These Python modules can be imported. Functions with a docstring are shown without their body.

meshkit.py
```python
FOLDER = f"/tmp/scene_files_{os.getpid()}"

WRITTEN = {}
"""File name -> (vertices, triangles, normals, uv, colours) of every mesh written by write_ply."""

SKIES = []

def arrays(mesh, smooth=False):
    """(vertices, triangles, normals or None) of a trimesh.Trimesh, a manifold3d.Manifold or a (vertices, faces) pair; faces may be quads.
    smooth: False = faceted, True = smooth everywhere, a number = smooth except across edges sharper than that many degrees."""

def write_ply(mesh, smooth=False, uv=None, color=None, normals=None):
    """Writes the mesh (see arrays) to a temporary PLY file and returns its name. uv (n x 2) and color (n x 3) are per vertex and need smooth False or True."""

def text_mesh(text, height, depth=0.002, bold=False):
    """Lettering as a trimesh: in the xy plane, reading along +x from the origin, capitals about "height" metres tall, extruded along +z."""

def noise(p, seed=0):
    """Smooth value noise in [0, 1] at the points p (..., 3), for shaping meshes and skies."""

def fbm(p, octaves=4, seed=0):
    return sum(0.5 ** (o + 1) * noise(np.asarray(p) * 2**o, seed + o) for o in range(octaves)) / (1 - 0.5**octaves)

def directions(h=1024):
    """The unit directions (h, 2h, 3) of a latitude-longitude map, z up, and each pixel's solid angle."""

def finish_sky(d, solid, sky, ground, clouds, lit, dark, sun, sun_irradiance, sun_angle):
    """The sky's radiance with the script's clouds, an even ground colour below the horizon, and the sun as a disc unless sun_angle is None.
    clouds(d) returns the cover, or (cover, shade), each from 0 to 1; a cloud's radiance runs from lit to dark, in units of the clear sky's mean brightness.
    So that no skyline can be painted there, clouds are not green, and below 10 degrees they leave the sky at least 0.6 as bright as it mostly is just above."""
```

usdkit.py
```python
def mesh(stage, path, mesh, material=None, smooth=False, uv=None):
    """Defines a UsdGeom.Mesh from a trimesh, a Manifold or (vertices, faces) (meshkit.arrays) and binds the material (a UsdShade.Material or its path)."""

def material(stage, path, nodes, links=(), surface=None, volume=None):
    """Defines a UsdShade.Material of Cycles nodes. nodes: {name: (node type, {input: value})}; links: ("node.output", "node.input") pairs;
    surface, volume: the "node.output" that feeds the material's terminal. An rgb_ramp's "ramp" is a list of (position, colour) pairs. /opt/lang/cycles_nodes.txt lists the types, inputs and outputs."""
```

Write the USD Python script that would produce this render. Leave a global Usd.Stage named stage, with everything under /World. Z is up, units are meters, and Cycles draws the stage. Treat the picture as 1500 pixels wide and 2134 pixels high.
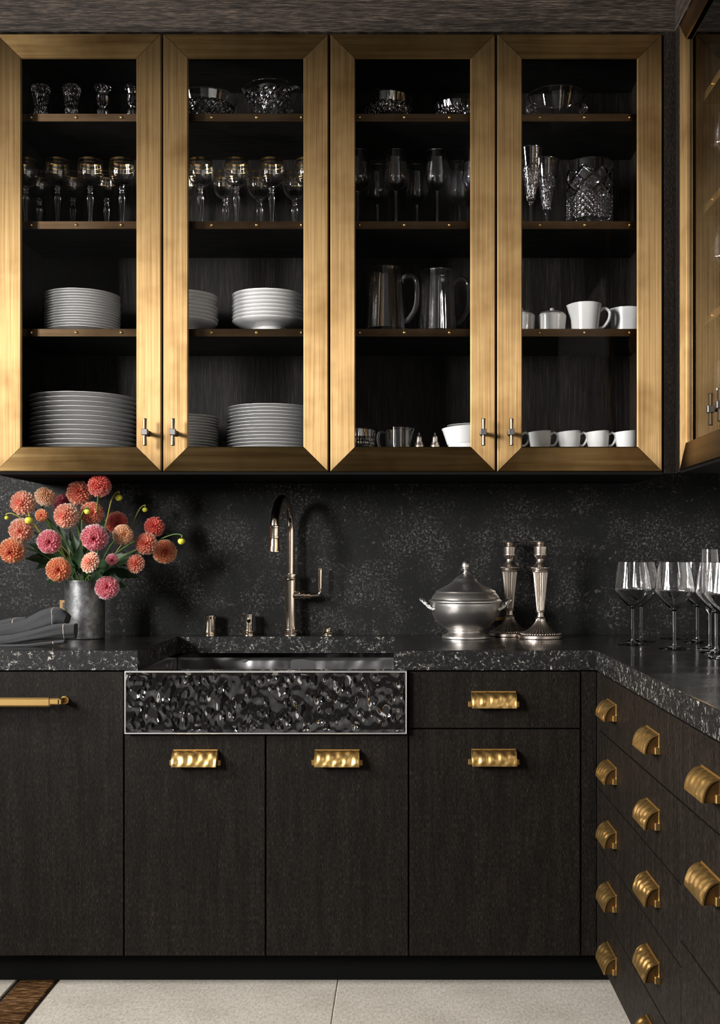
import math, random
import numpy as np, trimesh, usdkit, meshkit
from pxr import Usd, UsdGeom, UsdLux, UsdShade, Gf, Sdf, Vt
from scipy.spatial import ConvexHull
stage = Usd.Stage.CreateInMemory()
UsdGeom.SetStageUpAxis(stage, "Z"); UsdGeom.SetStageMetersPerUnit(stage, 1.0)
UsdGeom.Xform.Define(stage, "/World"); UsdGeom.Scope.Define(stage, "/World/Looks")
random.seed(7); np.random.seed(7)
RNG = np.random.default_rng(7)
PI = math.pi

# ------------------------------------------------------------------ camera, light, exposure
F, CX, CY, EYE, DW = 2348.0, 840.0, 1164.0, 1.155, 3.64      # focal length (px), vanishing point, eye height, distance of the back wall
cam = UsdGeom.Camera.Define(stage, "/World/camera")
cam.AddTranslateOp().Set((0, -DW, EYE)); cam.AddRotateXOp().Set(90.0)
cam.CreateHorizontalApertureAttr(36.0); cam.CreateVerticalApertureAttr(36.0 * 2134 / 1500)
cam.CreateFocalLengthAttr(36.0 * F / 1500)
cam.CreateHorizontalApertureOffsetAttr(-36.0 * (CX - 750) / 1500)
cam.CreateVerticalApertureOffsetAttr(36.0 * (CY - 1067) / 1500)
cam.CreateClippingRangeAttr((0.05, 100.0)); cam.CreateExposureAttr(4.85)

ROOM_X0, ROOM_X1, ROOM_Y0, ROOM_H = -2.9, 1.165, -5.6, 2.80
WINDOWS = [(-2.35, -1.55, 1.70, 2.74, 3.5), (-4.45, -3.15, 1.50, 2.60, 4.7)]      # y0, y1, z0, z1, daylight
def rect_light(name, loc, rot, w, h, power, color):
    l = UsdLux.RectLight.Define(stage, "/World/" + name)
    l.AddTranslateOp().Set(loc); l.AddRotateXYZOp().Set(rot)
    l.CreateWidthAttr(w); l.CreateHeightAttr(h); l.CreateIntensityAttr(power); l.CreateColorAttr(color)
    return l
for wy0, wy1, wz0, wz1, wp in WINDOWS:
    rect_light(f"daylight_{'near' if wy1 > -3 else 'far'}_window", (ROOM_X0 - 0.16, (wy0 + wy1) / 2, (wz0 + wz1) / 2), (0, -90, 0), wz1 - wz0, wy1 - wy0, wp, (1.0, 0.985, 0.965))

# ------------------------------------------------------------------ scene helpers
TAKEN = {}
def unique(parent, name):
    k = TAKEN.setdefault(parent, {}); n = k.get(name, 0); k[name] = n + 1
    return f"{parent}/{name}" + (f"_{n:03d}" if n else "")
def tags(path, label=None, cat=None, group=None, kind=None):
    p = stage.GetPrimAtPath(path)
    for k, v in (("label", label), ("category", cat), ("group", group), ("kind", kind)):
        if v: p.SetCustomDataByKey(k, v)
    return path
LOC = {}
def thing(name, label, cat, loc=(0, 0, 0), rotz=0.0, group=None, kind=None, tilt=None):
    path = unique("/World", name); x = UsdGeom.Xform.Define(stage, path)
    x.AddTranslateOp().Set(Gf.Vec3d(*map(float, loc)))
    if rotz: x.AddRotateZOp().Set(float(rotz))
    if tilt: x.AddRotateXYZOp().Set(Gf.Vec3f(*tilt))
    LOC[path] = np.array(loc, float)
    return tags(path, label, cat, group, kind)
def vf(m):
    if hasattr(m, "vertices"): return np.array(m.vertices, float), np.array(m.faces, int)
    if hasattr(m, "to_mesh"):
        q = m.to_mesh(); return np.array(q.vert_properties[:, :3], float), np.array(q.tri_verts, int)
    v, f = np.asarray(m[0], float), np.asarray(m[1], int)
    if f.shape[1] == 4: f = np.vstack([f[:, [0, 1, 2]], f[:, [0, 2, 3]]])
    return v.copy(), f
def part(parent, name, m, mat, smooth=False, world=False, label=None, kind=None):
    v, f = vf(m)
    if world:
        top = "/".join(parent.split("/")[:3]); v = v - LOC[top]
    path = unique(parent, name)
    usdkit.mesh(stage, path, (v, f), mat, smooth=smooth)
    return tags(path, label, None, None, kind)
def single(name, m, mat, label=None, cat=None, smooth=False, kind=None, group=None):
    v, f = vf(m); path = unique("/World", name)
    usdkit.mesh(stage, path, (v, f), mat, smooth=smooth)
    return tags(path, label, cat, group, kind)
def copy_of(src, name, label, cat, loc, rotz=0.0, group=None, tilt=None):
    path = unique("/World", name); x = UsdGeom.Xform.Define(stage, path)
    x.GetPrim().GetReferences().AddInternalReference(Sdf.Path(src)); x.GetPrim().SetInstanceable(True)
    x.ClearXformOpOrder()
    x.AddTranslateOp().Set(Gf.Vec3d(*map(float, loc)))
    if rotz: x.AddRotateZOp().Set(float(rotz))
    if tilt: x.AddRotateXYZOp().Set(Gf.Vec3f(*tilt))
    return tags(path, label, cat, group)
class Proto:
    """First call builds the thing, later calls make copies that reference it."""
    def __init__(self, build): self.build, self.src = build, None
    def __call__(self, name, label, cat, loc, rotz=0.0, group=None, tilt=None):
        if self.src is None:
            self.src = thing(name, label, cat, loc, rotz, group, tilt=tilt); self.build(self.src); return self.src
        return copy_of(self.src, name, label, cat, loc, rotz, group, tilt)

# ------------------------------------------------------------------ mesh helpers
def at(px, py, d): return np.array([(px - CX) * d / F, d - DW, EYE - (py - CY) * d / F])
def X_(px, d): return (px - CX) * d / F
def Z_(py, d): return EYE - (py - CY) * d / F
def cat_(*ms):
    vs, fs, n = [], [], 0
    for m in ms:
        v, f = vf(m); vs.append(v); fs.append(f + n); n += len(v)
    return np.vstack(vs), np.vstack(fs)
def hull(p): 
    h = trimesh.Trimesh(vertices=np.asarray(p, float), process=False).convex_hull
    return h
def box(x0, x1, y0, y1, z0, z1, ch=0.0):
    lo, hi = np.array([min(x0, x1), min(y0, y1), min(z0, z1)]), np.array([max(x0, x1), max(y0, y1), max(z0, z1)])
    if ch <= 0:
        b = trimesh.creation.box(hi - lo); b.apply_translation((lo + hi) / 2); return b
    ch = min(ch, *(0.45 * (hi - lo))); pts = []
    for s in np.ndindex(2, 2, 2):
        c = np.where(s, hi, lo); d = np.where(s, -1, 1) * ch
        for a in range(3):
            q = c + d; q[a] = c[a]; pts.append(q)
    return hull(pts)
def lathe(prof, n=48, c=(0, 0, 0), mod=None):
    prof = [(float(r), float(z)) for r, z in prof]; rows, v = [], []
    th = np.arange(n) * 2 * PI / n
    for r, z in prof:
        if r <= 1e-6: rows.append([len(v)]); v.append((0, 0, z))
        else:
            rows.append(list(range(len(v), len(v) + n)))
            rr = r * (mod(th, z, r) if mod else np.ones(n))
            v += list(zip(rr * np.cos(th), rr * np.sin(th), np.full(n, z)))
    f = []
    for a, b in zip(rows[:-1], rows[1:]):
        for i in range(n):
            j = (i + 1) % n
            if len(a) == 1 and len(b) == 1: continue
            if len(a) == 1: f.append((a[0], b[j], b[i]))
            elif len(b) == 1: f.append((a[i], a[j], b[0]))
            else: f += [(a[i], a[j], b[j]), (a[i], b[j], b[i])]
    return np.array(v) + np.array(c, float), np.array(f)
def cr(pts, k=6):
    p = np.asarray(pts, float); q = np.vstack([2 * p[0] - p[1], p, 2 * p[-1] - p[-2]]); out = []
    for i in range(1, len(q) - 2):
        t = np.linspace(0, 1, k, endpoint=False)[:, None]; a, b, c, d = q[i - 1:i + 3]
        out.append(0.5 * (2 * b + (c - a) * t + (2 * a - 5 * b + 4 * c - d) * t**2 + (3 * b - a - 3 * c + d) * t**3))
    return np.vstack(out + [p[-1:]])
def tube(path, rad, n=12, ends=True):
    p = np.asarray(path, float); m = len(p); rad = np.broadcast_to(np.asarray(rad, float), (m,))
    t = np.gradient(p, axis=0); t /= np.linalg.norm(t, axis=1, keepdims=True)
    u = np.cross(t[0], [0, 0, 1.0]); 
    if np.linalg.norm(u) < 1e-3: u = np.cross(t[0], [1.0, 0, 0])
    u /= np.linalg.norm(u); v, f = [], []; th = np.arange(n) * 2 * PI / n
    for i in range(m):
        u = u - t[i] * (u @ t[i]); u /= np.linalg.norm(u); w = np.cross(t[i], u)
        v.append(p[i] + rad[i] * (np.cos(th)[:, None] * u + np.sin(th)[:, None] * w))
    v = np.vstack(v)
    for i in range(m - 1):
        for j in range(n):
            k = (j + 1) % n; a, b, c, d = i * n + j, i * n + k, (i + 1) * n + k, (i + 1) * n + j
            f += [(a, b, c), (a, c, d)]
    if ends:
        v = np.vstack([v, p[:1], p[-1:]]); s, e = m * n, m * n + 1
        for j in range(n):
            k = (j + 1) % n; f += [(s, k, j), (e, (m - 1) * n + j, (m - 1) * n + k)]
    return v, np.array(f)
def grid(nu, nv):
    i, j = np.meshgrid(np.arange(nu - 1), np.arange(nv - 1), indexing="ij"); a = (i * nv + j).ravel()
    return np.vstack([np.stack([a, a + nv, a + nv + 1], 1), np.stack([a, a + nv + 1, a + 1], 1)])
def rotz(m, deg, c=(0, 0, 0)):
    v, f = vf(m); a = math.radians(deg); R = np.array([[math.cos(a), -math.sin(a), 0], [math.sin(a), math.cos(a), 0], [0, 0, 1]])
    return (v - c) @ R.T + c, f
def move(m, d): v, f = vf(m); return v + np.array(d, float), f
def prism(poly, axis, a0, a1):
    """Extrudes a convex 2D polygon along an axis ('x','y','z'), other two in order."""
    pts = []
    for a in (a0, a1):
        for u, w in poly: pts.append({'x': (a, u, w), 'y': (u, a, w), 'z': (u, w, a)}[axis])
    return hull(pts)

# ------------------------------------------------------------------ materials
def M(name, nodes, links, surface="p.BSDF"):
    return usdkit.material(stage, "/World/Looks/" + name, nodes, links, surface=surface)
def plain(name, color, rough=0.5, metal=0.0, **kw):
    return M(name, {"p": ("principled_bsdf", {"base_color": color, "roughness": rough, "metallic": metal, **kw})}, [])
def wood(name, scale, dark, mid, light, rough=0.5, bump=0.25):
    """Open-grained charred oak: pores and rays stretched along the grain."""
    s = np.array(scale, float)
    return M(name, {
        "g": ("geometry", {}), "m": ("mapping", {"scale": tuple(s)}), "m2": ("mapping", {"scale": tuple(s * 0.22)}), "m3": ("mapping", {"scale": tuple(s * 0.05)}),
        "n": ("noise_texture", {"scale": 1.0, "detail": 5.0, "roughness": 0.65, "distortion": 0.25}),
        "n2": ("noise_texture", {"scale": 1.0, "detail": 4.0, "roughness": 0.6, "distortion": 0.6}),
        "n3": ("noise_texture", {"scale": 1.0, "detail": 2.0}),
        "r": ("rgb_ramp", {"ramp": [(0.0, dark), (0.34, dark), (0.5, mid), (0.66, light), (1.0, light)]}),
        "r2": ("rgb_ramp", {"ramp": [(0.3, (0.45,) * 3), (0.7, (1.25,) * 3)]}),
        "r3": ("rgb_ramp", {"ramp": [(0.3, (0.7,) * 3), (0.7, (1.2,) * 3)]}),
        "x": ("mix", {"mix_type": "multiply", "fac": 1.0}), "x2": ("mix", {"mix_type": "multiply", "fac": 1.0}),
        "b": ("bump", {"strength": bump, "distance": 0.0006}),
        "rr": ("map_range", {"from_min": 0.3, "from_max": 0.7, "to_min": rough + 0.12, "to_max": rough - 0.08}),
        "p": ("principled_bsdf", {"specular_ior_level": 0.12})},
        [("g.position", "m.vector"), ("g.position", "m2.vector"), ("g.position", "m3.vector"), ("m.vector", "n.vector"), ("m2.vector", "n2.vector"), ("m3.vector", "n3.vector"),
         ("n.fac", "r.fac"), ("n2.fac", "r2.fac"), ("n3.fac", "r3.fac"), ("r.color", "x.color1"), ("r2.color", "x.color2"), ("x.color", "x2.color1"), ("r3.color", "x2.color2"), ("x2.color", "p.base_color"),
         ("n.fac", "b.height"), ("b.normal", "p.normal"), ("n.fac", "rr.value"), ("rr.result", "p.roughness")])
DK, MD, LT = (0.0014, 0.0012, 0.0011), (0.0050, 0.0038, 0.0030), (0.036, 0.026, 0.0185)
oak_v = wood("charred_oak_vertical", (1000, 1000, 85), DK, MD, LT, bump=0.4)
oak_h = wood("charred_oak_horizontal", (26, 26, 640), (0.005, 0.0043, 0.0039), (0.021, 0.0165, 0.0135), (0.075, 0.056, 0.042), bump=0.4)
oak_in = wood("charred_oak_inside", (420, 420, 12), (0.003, 0.0028, 0.0026), (0.009, 0.008, 0.007), (0.028, 0.022, 0.017))
oak_shelf = wood("charred_oak_shelf", (14, 420, 420), (0.003, 0.0028, 0.0027), (0.008, 0.0075, 0.007), (0.02, 0.018, 0.016))
toe_black = plain("toe_kick_black", (0.003, 0.003, 0.003), 0.8, specular_ior_level=0.1)
carcass_black = plain("carcass_black", (0.004, 0.004, 0.004), 0.7)
def stone(name, edge):
    """Near-black soapstone with pale mineral flecks that gather in clouds; edge=True: the rough flamed edge."""
    return M(name, {
        "g": ("geometry", {}),
        "n": ("noise_texture", {"scale": 95.0 if edge else 120.0, "detail": 9.0, "roughness": 0.86, "distortion": 0.3}),
        "n2": ("noise_texture", {"scale": 30.0 if edge else 7.0, "detail": 6.0, "roughness": 0.68}),
        "n3": ("noise_texture", {"scale": 75.0, "detail": 5.0, "roughness": 0.7, "distortion": 0.8}),
        "a": ("map_range", {"range_type": "smoothstep", "from_min": 0.53 if edge else 0.48, "from_max": 0.60 if edge else 0.60}),
        "b2": ("map_range", {"range_type": "smoothstep", "from_min": 0.40 if edge else 0.36, "from_max": 0.62 if edge else 0.60, "to_min": 0.12 if edge else 0.14, "to_max": 1.0}),
        "c": ("map_range", {"range_type": "smoothstep", "from_min": 0.60 if edge else 0.58, "from_max": 0.66 if edge else 0.66}),
        "ab": ("math", {"math_type": "multiply"}), "cb": ("math", {"math_type": "multiply", "value2": 0.75}), "mx": ("math", {"math_type": "maximum"}),
        "r": ("rgb_ramp", {"ramp": [(0.0, (0.0045, 0.0046, 0.0047)), (0.35, (0.05, 0.047, 0.043)), (1.0, (0.50, 0.47, 0.42))] if edge else [(0.0, (0.0048, 0.0048, 0.0048)), (0.35, (0.012, 0.0116, 0.0112)), (0.65, (0.036, 0.034, 0.0315)), (1.0, (0.16, 0.148, 0.135))]}),
        "b": ("bump", {"strength": 0.35 if edge else 0.1, "distance": 0.0012 if edge else 0.0006}),
        "p": ("principled_bsdf", {"roughness": 0.5 if edge else 0.62, "specular_ior_level": 0.22 if edge else 0.18})},
        [("g.position", "n.vector"), ("g.position", "n2.vector"), ("g.position", "n3.vector"), ("n.fac", "a.value"), ("n2.fac", "b2.value"), ("n3.fac", "c.value"),
         ("a.result", "ab.value1"), ("b2.result", "ab.value2"), ("c.result", "cb.value1"), ("ab.value", "mx.value1"), ("cb.value", "mx.value2"), ("mx.value", "r.fac"), ("r.color", "p.base_color"),
         ("n3.fac" if edge else "n.fac", "b.height"), ("b.normal", "p.normal")])
stone_edge = stone("soapstone_rough_edge", True)
stone_wall = stone("soapstone_backsplash", False)
stone_top = M("soapstone_honed_top", {
    "g": ("geometry", {}), "m": ("mapping", {"scale": (14, 160, 14)}),
    "n": ("noise_texture", {"scale": 1.0, "detail": 5.0, "roughness": 0.68, "distortion": 0.5}),
    "n2": ("noise_texture", {"scale": 7.0, "detail": 4.0}),
    "r": ("rgb_ramp", {"ramp": [(0.0, (0.005, 0.005, 0.005)), (0.55, (0.010, 0.0095, 0.009)), (0.7, (0.035, 0.032, 0.03)), (0.85, (0.12, 0.11, 0.10))]}),
    "rr": ("map_range", {"from_min": 0.3, "from_max": 0.7, "to_min": 0.10, "to_max": 0.24}),
    "b": ("bump", {"strength": 0.10, "distance": 0.0006}),
    "p": ("principled_bsdf", {"specular_ior_level": 0.4})},
    [("g.position", "m.vector"), ("m.vector", "n.vector"), ("g.position", "n2.vector"), ("n.fac", "r.fac"), ("r.color", "p.base_color"), ("n2.fac", "rr.value"), ("rr.result", "p.roughness"), ("n.fac", "b.height"), ("b.normal", "p.normal")])
def brushed(name, scale, along_z, c0, c1, c2, rough, aniso):
    """Patinated brushed brass; the brushing runs along the member, so highlights spread across it."""
    nodes = {
        "g": ("geometry", {}), "m": ("mapping", {"scale": scale}), "n": ("noise_texture", {"scale": 1.0, "detail": 4.0, "roughness": 0.55, "distortion": 0.3}),
        "n2": ("noise_texture", {"scale": 5.0, "detail": 3.0, "roughness": 0.6}),
        "r": ("rgb_ramp", {"ramp": [(0.28, c0), (0.5, c1), (0.72, c2)]}),
        "r2": ("rgb_ramp", {"ramp": [(0.3, (0.62, 0.56, 0.5)), (0.55, (1.0, 1.0, 1.0)), (0.8, (1.08, 1.08, 1.05))]}),
        "x": ("mix", {"mix_type": "multiply", "fac": 1.0}),
        "p": ("principled_bsdf", {"metallic": 1.0, "roughness": rough, "anisotropic": aniso})}
    links = [("g.position", "m.vector"), ("m.vector", "n.vector"), ("g.position", "n2.vector"), ("n.fac", "r.fac"), ("n2.fac", "r2.fac"), ("r.color", "x.color1"), ("r2.color", "x.color2"), ("x.color", "p.base_color")]
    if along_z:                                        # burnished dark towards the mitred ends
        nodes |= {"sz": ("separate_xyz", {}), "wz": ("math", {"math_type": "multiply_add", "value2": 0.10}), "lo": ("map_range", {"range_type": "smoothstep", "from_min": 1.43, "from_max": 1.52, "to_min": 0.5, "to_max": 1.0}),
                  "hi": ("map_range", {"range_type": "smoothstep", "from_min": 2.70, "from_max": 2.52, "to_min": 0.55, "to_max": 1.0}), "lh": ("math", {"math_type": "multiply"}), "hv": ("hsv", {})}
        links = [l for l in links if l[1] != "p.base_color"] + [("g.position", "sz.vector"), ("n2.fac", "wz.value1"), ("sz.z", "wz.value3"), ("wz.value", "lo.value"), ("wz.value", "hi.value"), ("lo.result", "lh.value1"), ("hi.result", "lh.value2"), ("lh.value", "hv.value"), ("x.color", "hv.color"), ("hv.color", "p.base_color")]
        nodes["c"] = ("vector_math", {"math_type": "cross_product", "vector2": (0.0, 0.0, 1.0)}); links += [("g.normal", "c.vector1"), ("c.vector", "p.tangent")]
    else:
        nodes["c"] = ("combine_xyz", {"x": 0.0, "y": 0.0, "z": 1.0}); links += [("c.vector", "p.tangent")]
    return M(name, nodes, links)
B0, B1, B2 = (0.162, 0.097, 0.040), (0.232, 0.149, 0.065), (0.290, 0.196, 0.094)
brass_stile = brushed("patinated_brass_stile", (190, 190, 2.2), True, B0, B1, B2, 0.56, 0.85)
brass_rail = brushed("patinated_brass_rail", (2.0, 2.0, 70), False, (0.13, 0.075, 0.028), (0.22, 0.137, 0.055), (0.29, 0.19, 0.085), 0.36, 0.9)
brass_lip = brushed("dark_brass_lip", (2.0, 2.0, 60), False, (0.11, 0.07, 0.04), (0.15, 0.096, 0.054), (0.20, 0.13, 0.072), 0.42, 0.85)
side_lip = brushed("warm_brass_lip", (60, 2.0, 60), False, (0.30, 0.19, 0.08), (0.40, 0.26, 0.11), (0.48, 0.32, 0.15), 0.5, 0.3)
brass_stud = plain("polished_brass_stud", (0.85, 0.60, 0.22), 0.12, 1.0)
gold_pull = plain("satin_gold_brass", (0.66, 0.42, 0.150), 0.36, 1.0)
dark_brass = plain("unpolished_dark_brass", (0.13, 0.075, 0.03), 0.5, 1.0)
brass_plate = plain("brass_outlet_plate", (0.22, 0.14, 0.065), 0.4, 1.0)
bronze = plain("aged_bronze_bar", (0.085, 0.066, 0.046), 0.34, 1.0)
nickel_block = plain("brushed_nickel_block", (0.18, 0.17, 0.165), 0.45, 1.0)
nickel = plain("warm_polished_nickel", (0.78, 0.66, 0.54), 0.09, 1.0)
pewter = plain("brushed_pewter", (0.56, 0.535, 0.51), 0.36, 1.0)
rim_metal = plain("bright_sink_edge", (0.85, 0.84, 0.83), 0.38, 1.0)
silver = plain("tarnished_silver", (0.50, 0.43, 0.37), 0.3, 1.0)
gunmetal = plain("polished_dark_gunmetal", (0.29, 0.286, 0.29), 0.04, 1.0)
satin_gunmetal = plain("satin_dark_gunmetal", (0.34, 0.335, 0.335), 0.3, 1.0)
glass = plain("clear_glass", (1, 1, 1), 0.0, transmission_weight=1.0, ior=1.5)
crystal = plain("cut_crystal", (1, 1, 1), 0.0, transmission_weight=1.0, ior=1.66)
gold_band = plain("gilded_band", (0.85, 0.55, 0.18), 0.2, 1.0)
porcelain = plain("white_porcelain", (0.60, 0.595, 0.585), 0.22, coat_weight=0.3)
def pane(name, ior):
    return M(name, {"t": ("transparent_bsdf", {"color": (0.985, 0.985, 0.985)}), "gl": ("glossy_bsdf", {"color": (1, 1, 1), "roughness": 0.0}), "f": ("fresnel", {"IOR": ior}), "g": ("geometry", {}),
        "fr": ("math", {"math_type": "subtract", "value1": 1.0}), "m": ("math", {"math_type": "multiply"}), "x": ("mix_closure", {})},
        [("g.backfacing", "fr.value2"), ("f.fac", "m.value1"), ("fr.value", "m.value2"), ("m.value", "x.fac"), ("t.BSDF", "x.closure1"), ("gl.BSDF", "x.closure2")], surface="x.closure")
pane_mat, side_pane = pane("coated_door_glass", 1.14), pane("side_door_glass", 1.75)
vase_mat = M("mottled_gunmetal_vase", {"g": ("geometry", {}), "n": ("noise_texture", {"scale": 55.0, "detail": 5.0, "roughness": 0.7}), "r": ("rgb_ramp", {"ramp": [(0.3, (0.07, 0.071, 0.073)), (0.7, (0.26, 0.26, 0.262))]}),
             "p": ("principled_bsdf", {"metallic": 0.85, "roughness": 0.42})}, [("g.position", "n.vector"), ("n.fac", "r.fac"), ("r.color", "p.base_color")])
linen = M("charcoal_linen", {"g": ("geometry", {}), "n": ("noise_texture", {"scale": 900.0, "detail": 2.0}), "b": ("bump", {"strength": 0.5, "distance": 0.0006}), "r": ("rgb_ramp", {"ramp": [(0.3, (0.022, 0.0224, 0.024)), (0.7, (0.055, 0.055, 0.057))]}),
             "p": ("principled_bsdf", {"roughness": 0.9, "sheen_weight": 0.08, "specular_ior_level": 0.1})}, [("g.position", "n.vector"), ("n.fac", "b.height"), ("n.fac", "r.fac"), ("r.color", "p.base_color"), ("b.normal", "p.normal")])
linen_pale = plain("pale_stitching", (0.45, 0.38, 0.31), 0.9)
limestone = M("limestone_slab", {"g": ("geometry", {}), "mm": ("mapping", {"scale": (1.0, 0.42, 1.0)}), "n": ("noise_texture", {"scale": 150.0, "detail": 6.0, "roughness": 0.75}), "n2": ("noise_texture", {"scale": 6.0, "detail": 4.0}), "oi": ("object_info", {}),
             "r": ("rgb_ramp", {"ramp": [(0.32, (0.29, 0.262, 0.22)), (0.5, (0.43, 0.393, 0.338)), (0.7, (0.56, 0.52, 0.46))]}), "r2": ("rgb_ramp", {"ramp": [(0.3, (0.85, 0.84, 0.82)), (0.7, (1.05, 1.05, 1.05))]}), "x": ("mix", {"mix_type": "multiply", "fac": 1.0}),
             "b": ("bump", {"strength": 0.3, "distance": 0.002}), "p": ("principled_bsdf", {"roughness": 0.75, "specular_ior_level": 0.3})},
             [("g.position", "mm.vector"), ("mm.vector", "n.vector"), ("g.position", "n2.vector"), ("n.fac", "r.fac"), ("n2.fac", "r2.fac"), ("r.color", "x.color1"), ("r2.color", "x.color2"), ("x.color", "p.base_color"), ("n.fac", "b.height"), ("b.normal", "p.normal")])
floor_oak = wood("old_floor_oak", (26, 150, 60), (0.010, 0.005, 0.003), (0.085, 0.040, 0.016), (0.30, 0.165, 0.075), 0.4, 0.6)
dark_boards = wood("dark_floor_boards", (30, 2.2, 30), (0.004, 0.0038, 0.0035), (0.012, 0.011, 0.010), (0.03, 0.027, 0.024), 0.5, 0.3)
plaster = plain("dark_plaster", (0.065, 0.064, 0.061), 0.9)
pale_plaster = plain("pale_plaster", (0.5, 0.48, 0.45), 0.9)
ceiling_mat = plain("ceiling_plaster", (0.03, 0.029, 0.028), 0.9)
grout = plain("dark_grout", (0.012, 0.010, 0.009), 0.9)
frame_black = plain("window_frame_black", (0.02, 0.02, 0.02), 0.4)
stem_green = plain("stem_green", (0.07, 0.13, 0.025), 0.5)
stem_olive = plain("stem_olive", (0.22, 0.19, 0.03), 0.5)
leaf_green = M("leaf_green", {"g": ("geometry", {}), "n": ("noise_texture", {"scale": 60.0, "detail": 3.0}), "r": ("rgb_ramp", {"ramp": [(0.3, (0.012, 0.035, 0.012)), (0.7, (0.035, 0.085, 0.025))]}),
             "p": ("principled_bsdf", {"roughness": 0.45}), "t": ("translucent_bsdf", {"color": (0.06, 0.14, 0.02)}), "x": ("mix_closure", {"fac": 0.25})},
             [("g.position", "n.vector"), ("n.fac", "r.fac"), ("r.color", "p.base_color"), ("p.BSDF", "x.closure1"), ("t.BSDF", "x.closure2")], surface="x.closure")
bud_yellow = plain("bud_yellow_green", (0.55, 0.52, 0.05), 0.45)
def petal_mat(name, heart, body, tip):
    return M(name, {"a": ("attribute", {"attribute": "petal"}), "r": ("rgb_ramp", {"ramp": [(0.0, heart), (0.35, body), (0.85, body), (1.0, tip)]}), "g": ("geometry", {}), "h": ("hsv", {}),
        "v": ("map_range", {"to_min": 0.82, "to_max": 1.12}), "p": ("principled_bsdf", {"roughness": 0.55, "specular_ior_level": 0.25}), "t": ("translucent_bsdf", {}), "x": ("mix_closure", {"fac": 0.38})},
        [("a.fac", "r.fac"), ("g.random_per_island", "v.value"), ("v.result", "h.value"), ("r.color", "h.color"), ("h.color", "p.base_color"), ("h.color", "t.color"), ("p.BSDF", "x.closure1"), ("t.BSDF", "x.closure2")], surface="x.closure")
PETALS = {
    "salmon": petal_mat("petal_salmon", (0.90, 0.22, 0.17), (0.98, 0.56, 0.42), (1.0, 0.86, 0.74)),
    "coral": petal_mat("petal_coral", (0.85, 0.13, 0.09), (0.97, 0.44, 0.31), (1.0, 0.72, 0.58)),
    "pink": petal_mat("petal_pink", (0.55, 0.015, 0.05), (0.96, 0.40, 0.46), (1.0, 0.80, 0.82)),
    "peach": petal_mat("petal_peach", (0.95, 0.44, 0.20), (0.99, 0.66, 0.44), (1.0, 0.88, 0.74)),
    "red": petal_mat("petal_red_coral", (0.72, 0.07, 0.065), (0.92, 0.27, 0.22), (0.97, 0.50, 0.43)),
    "orange": petal_mat("petal_orange", (0.62, 0.04, 0.03), (0.98, 0.47, 0.27), (1.0, 0.76, 0.56)),
}

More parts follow.
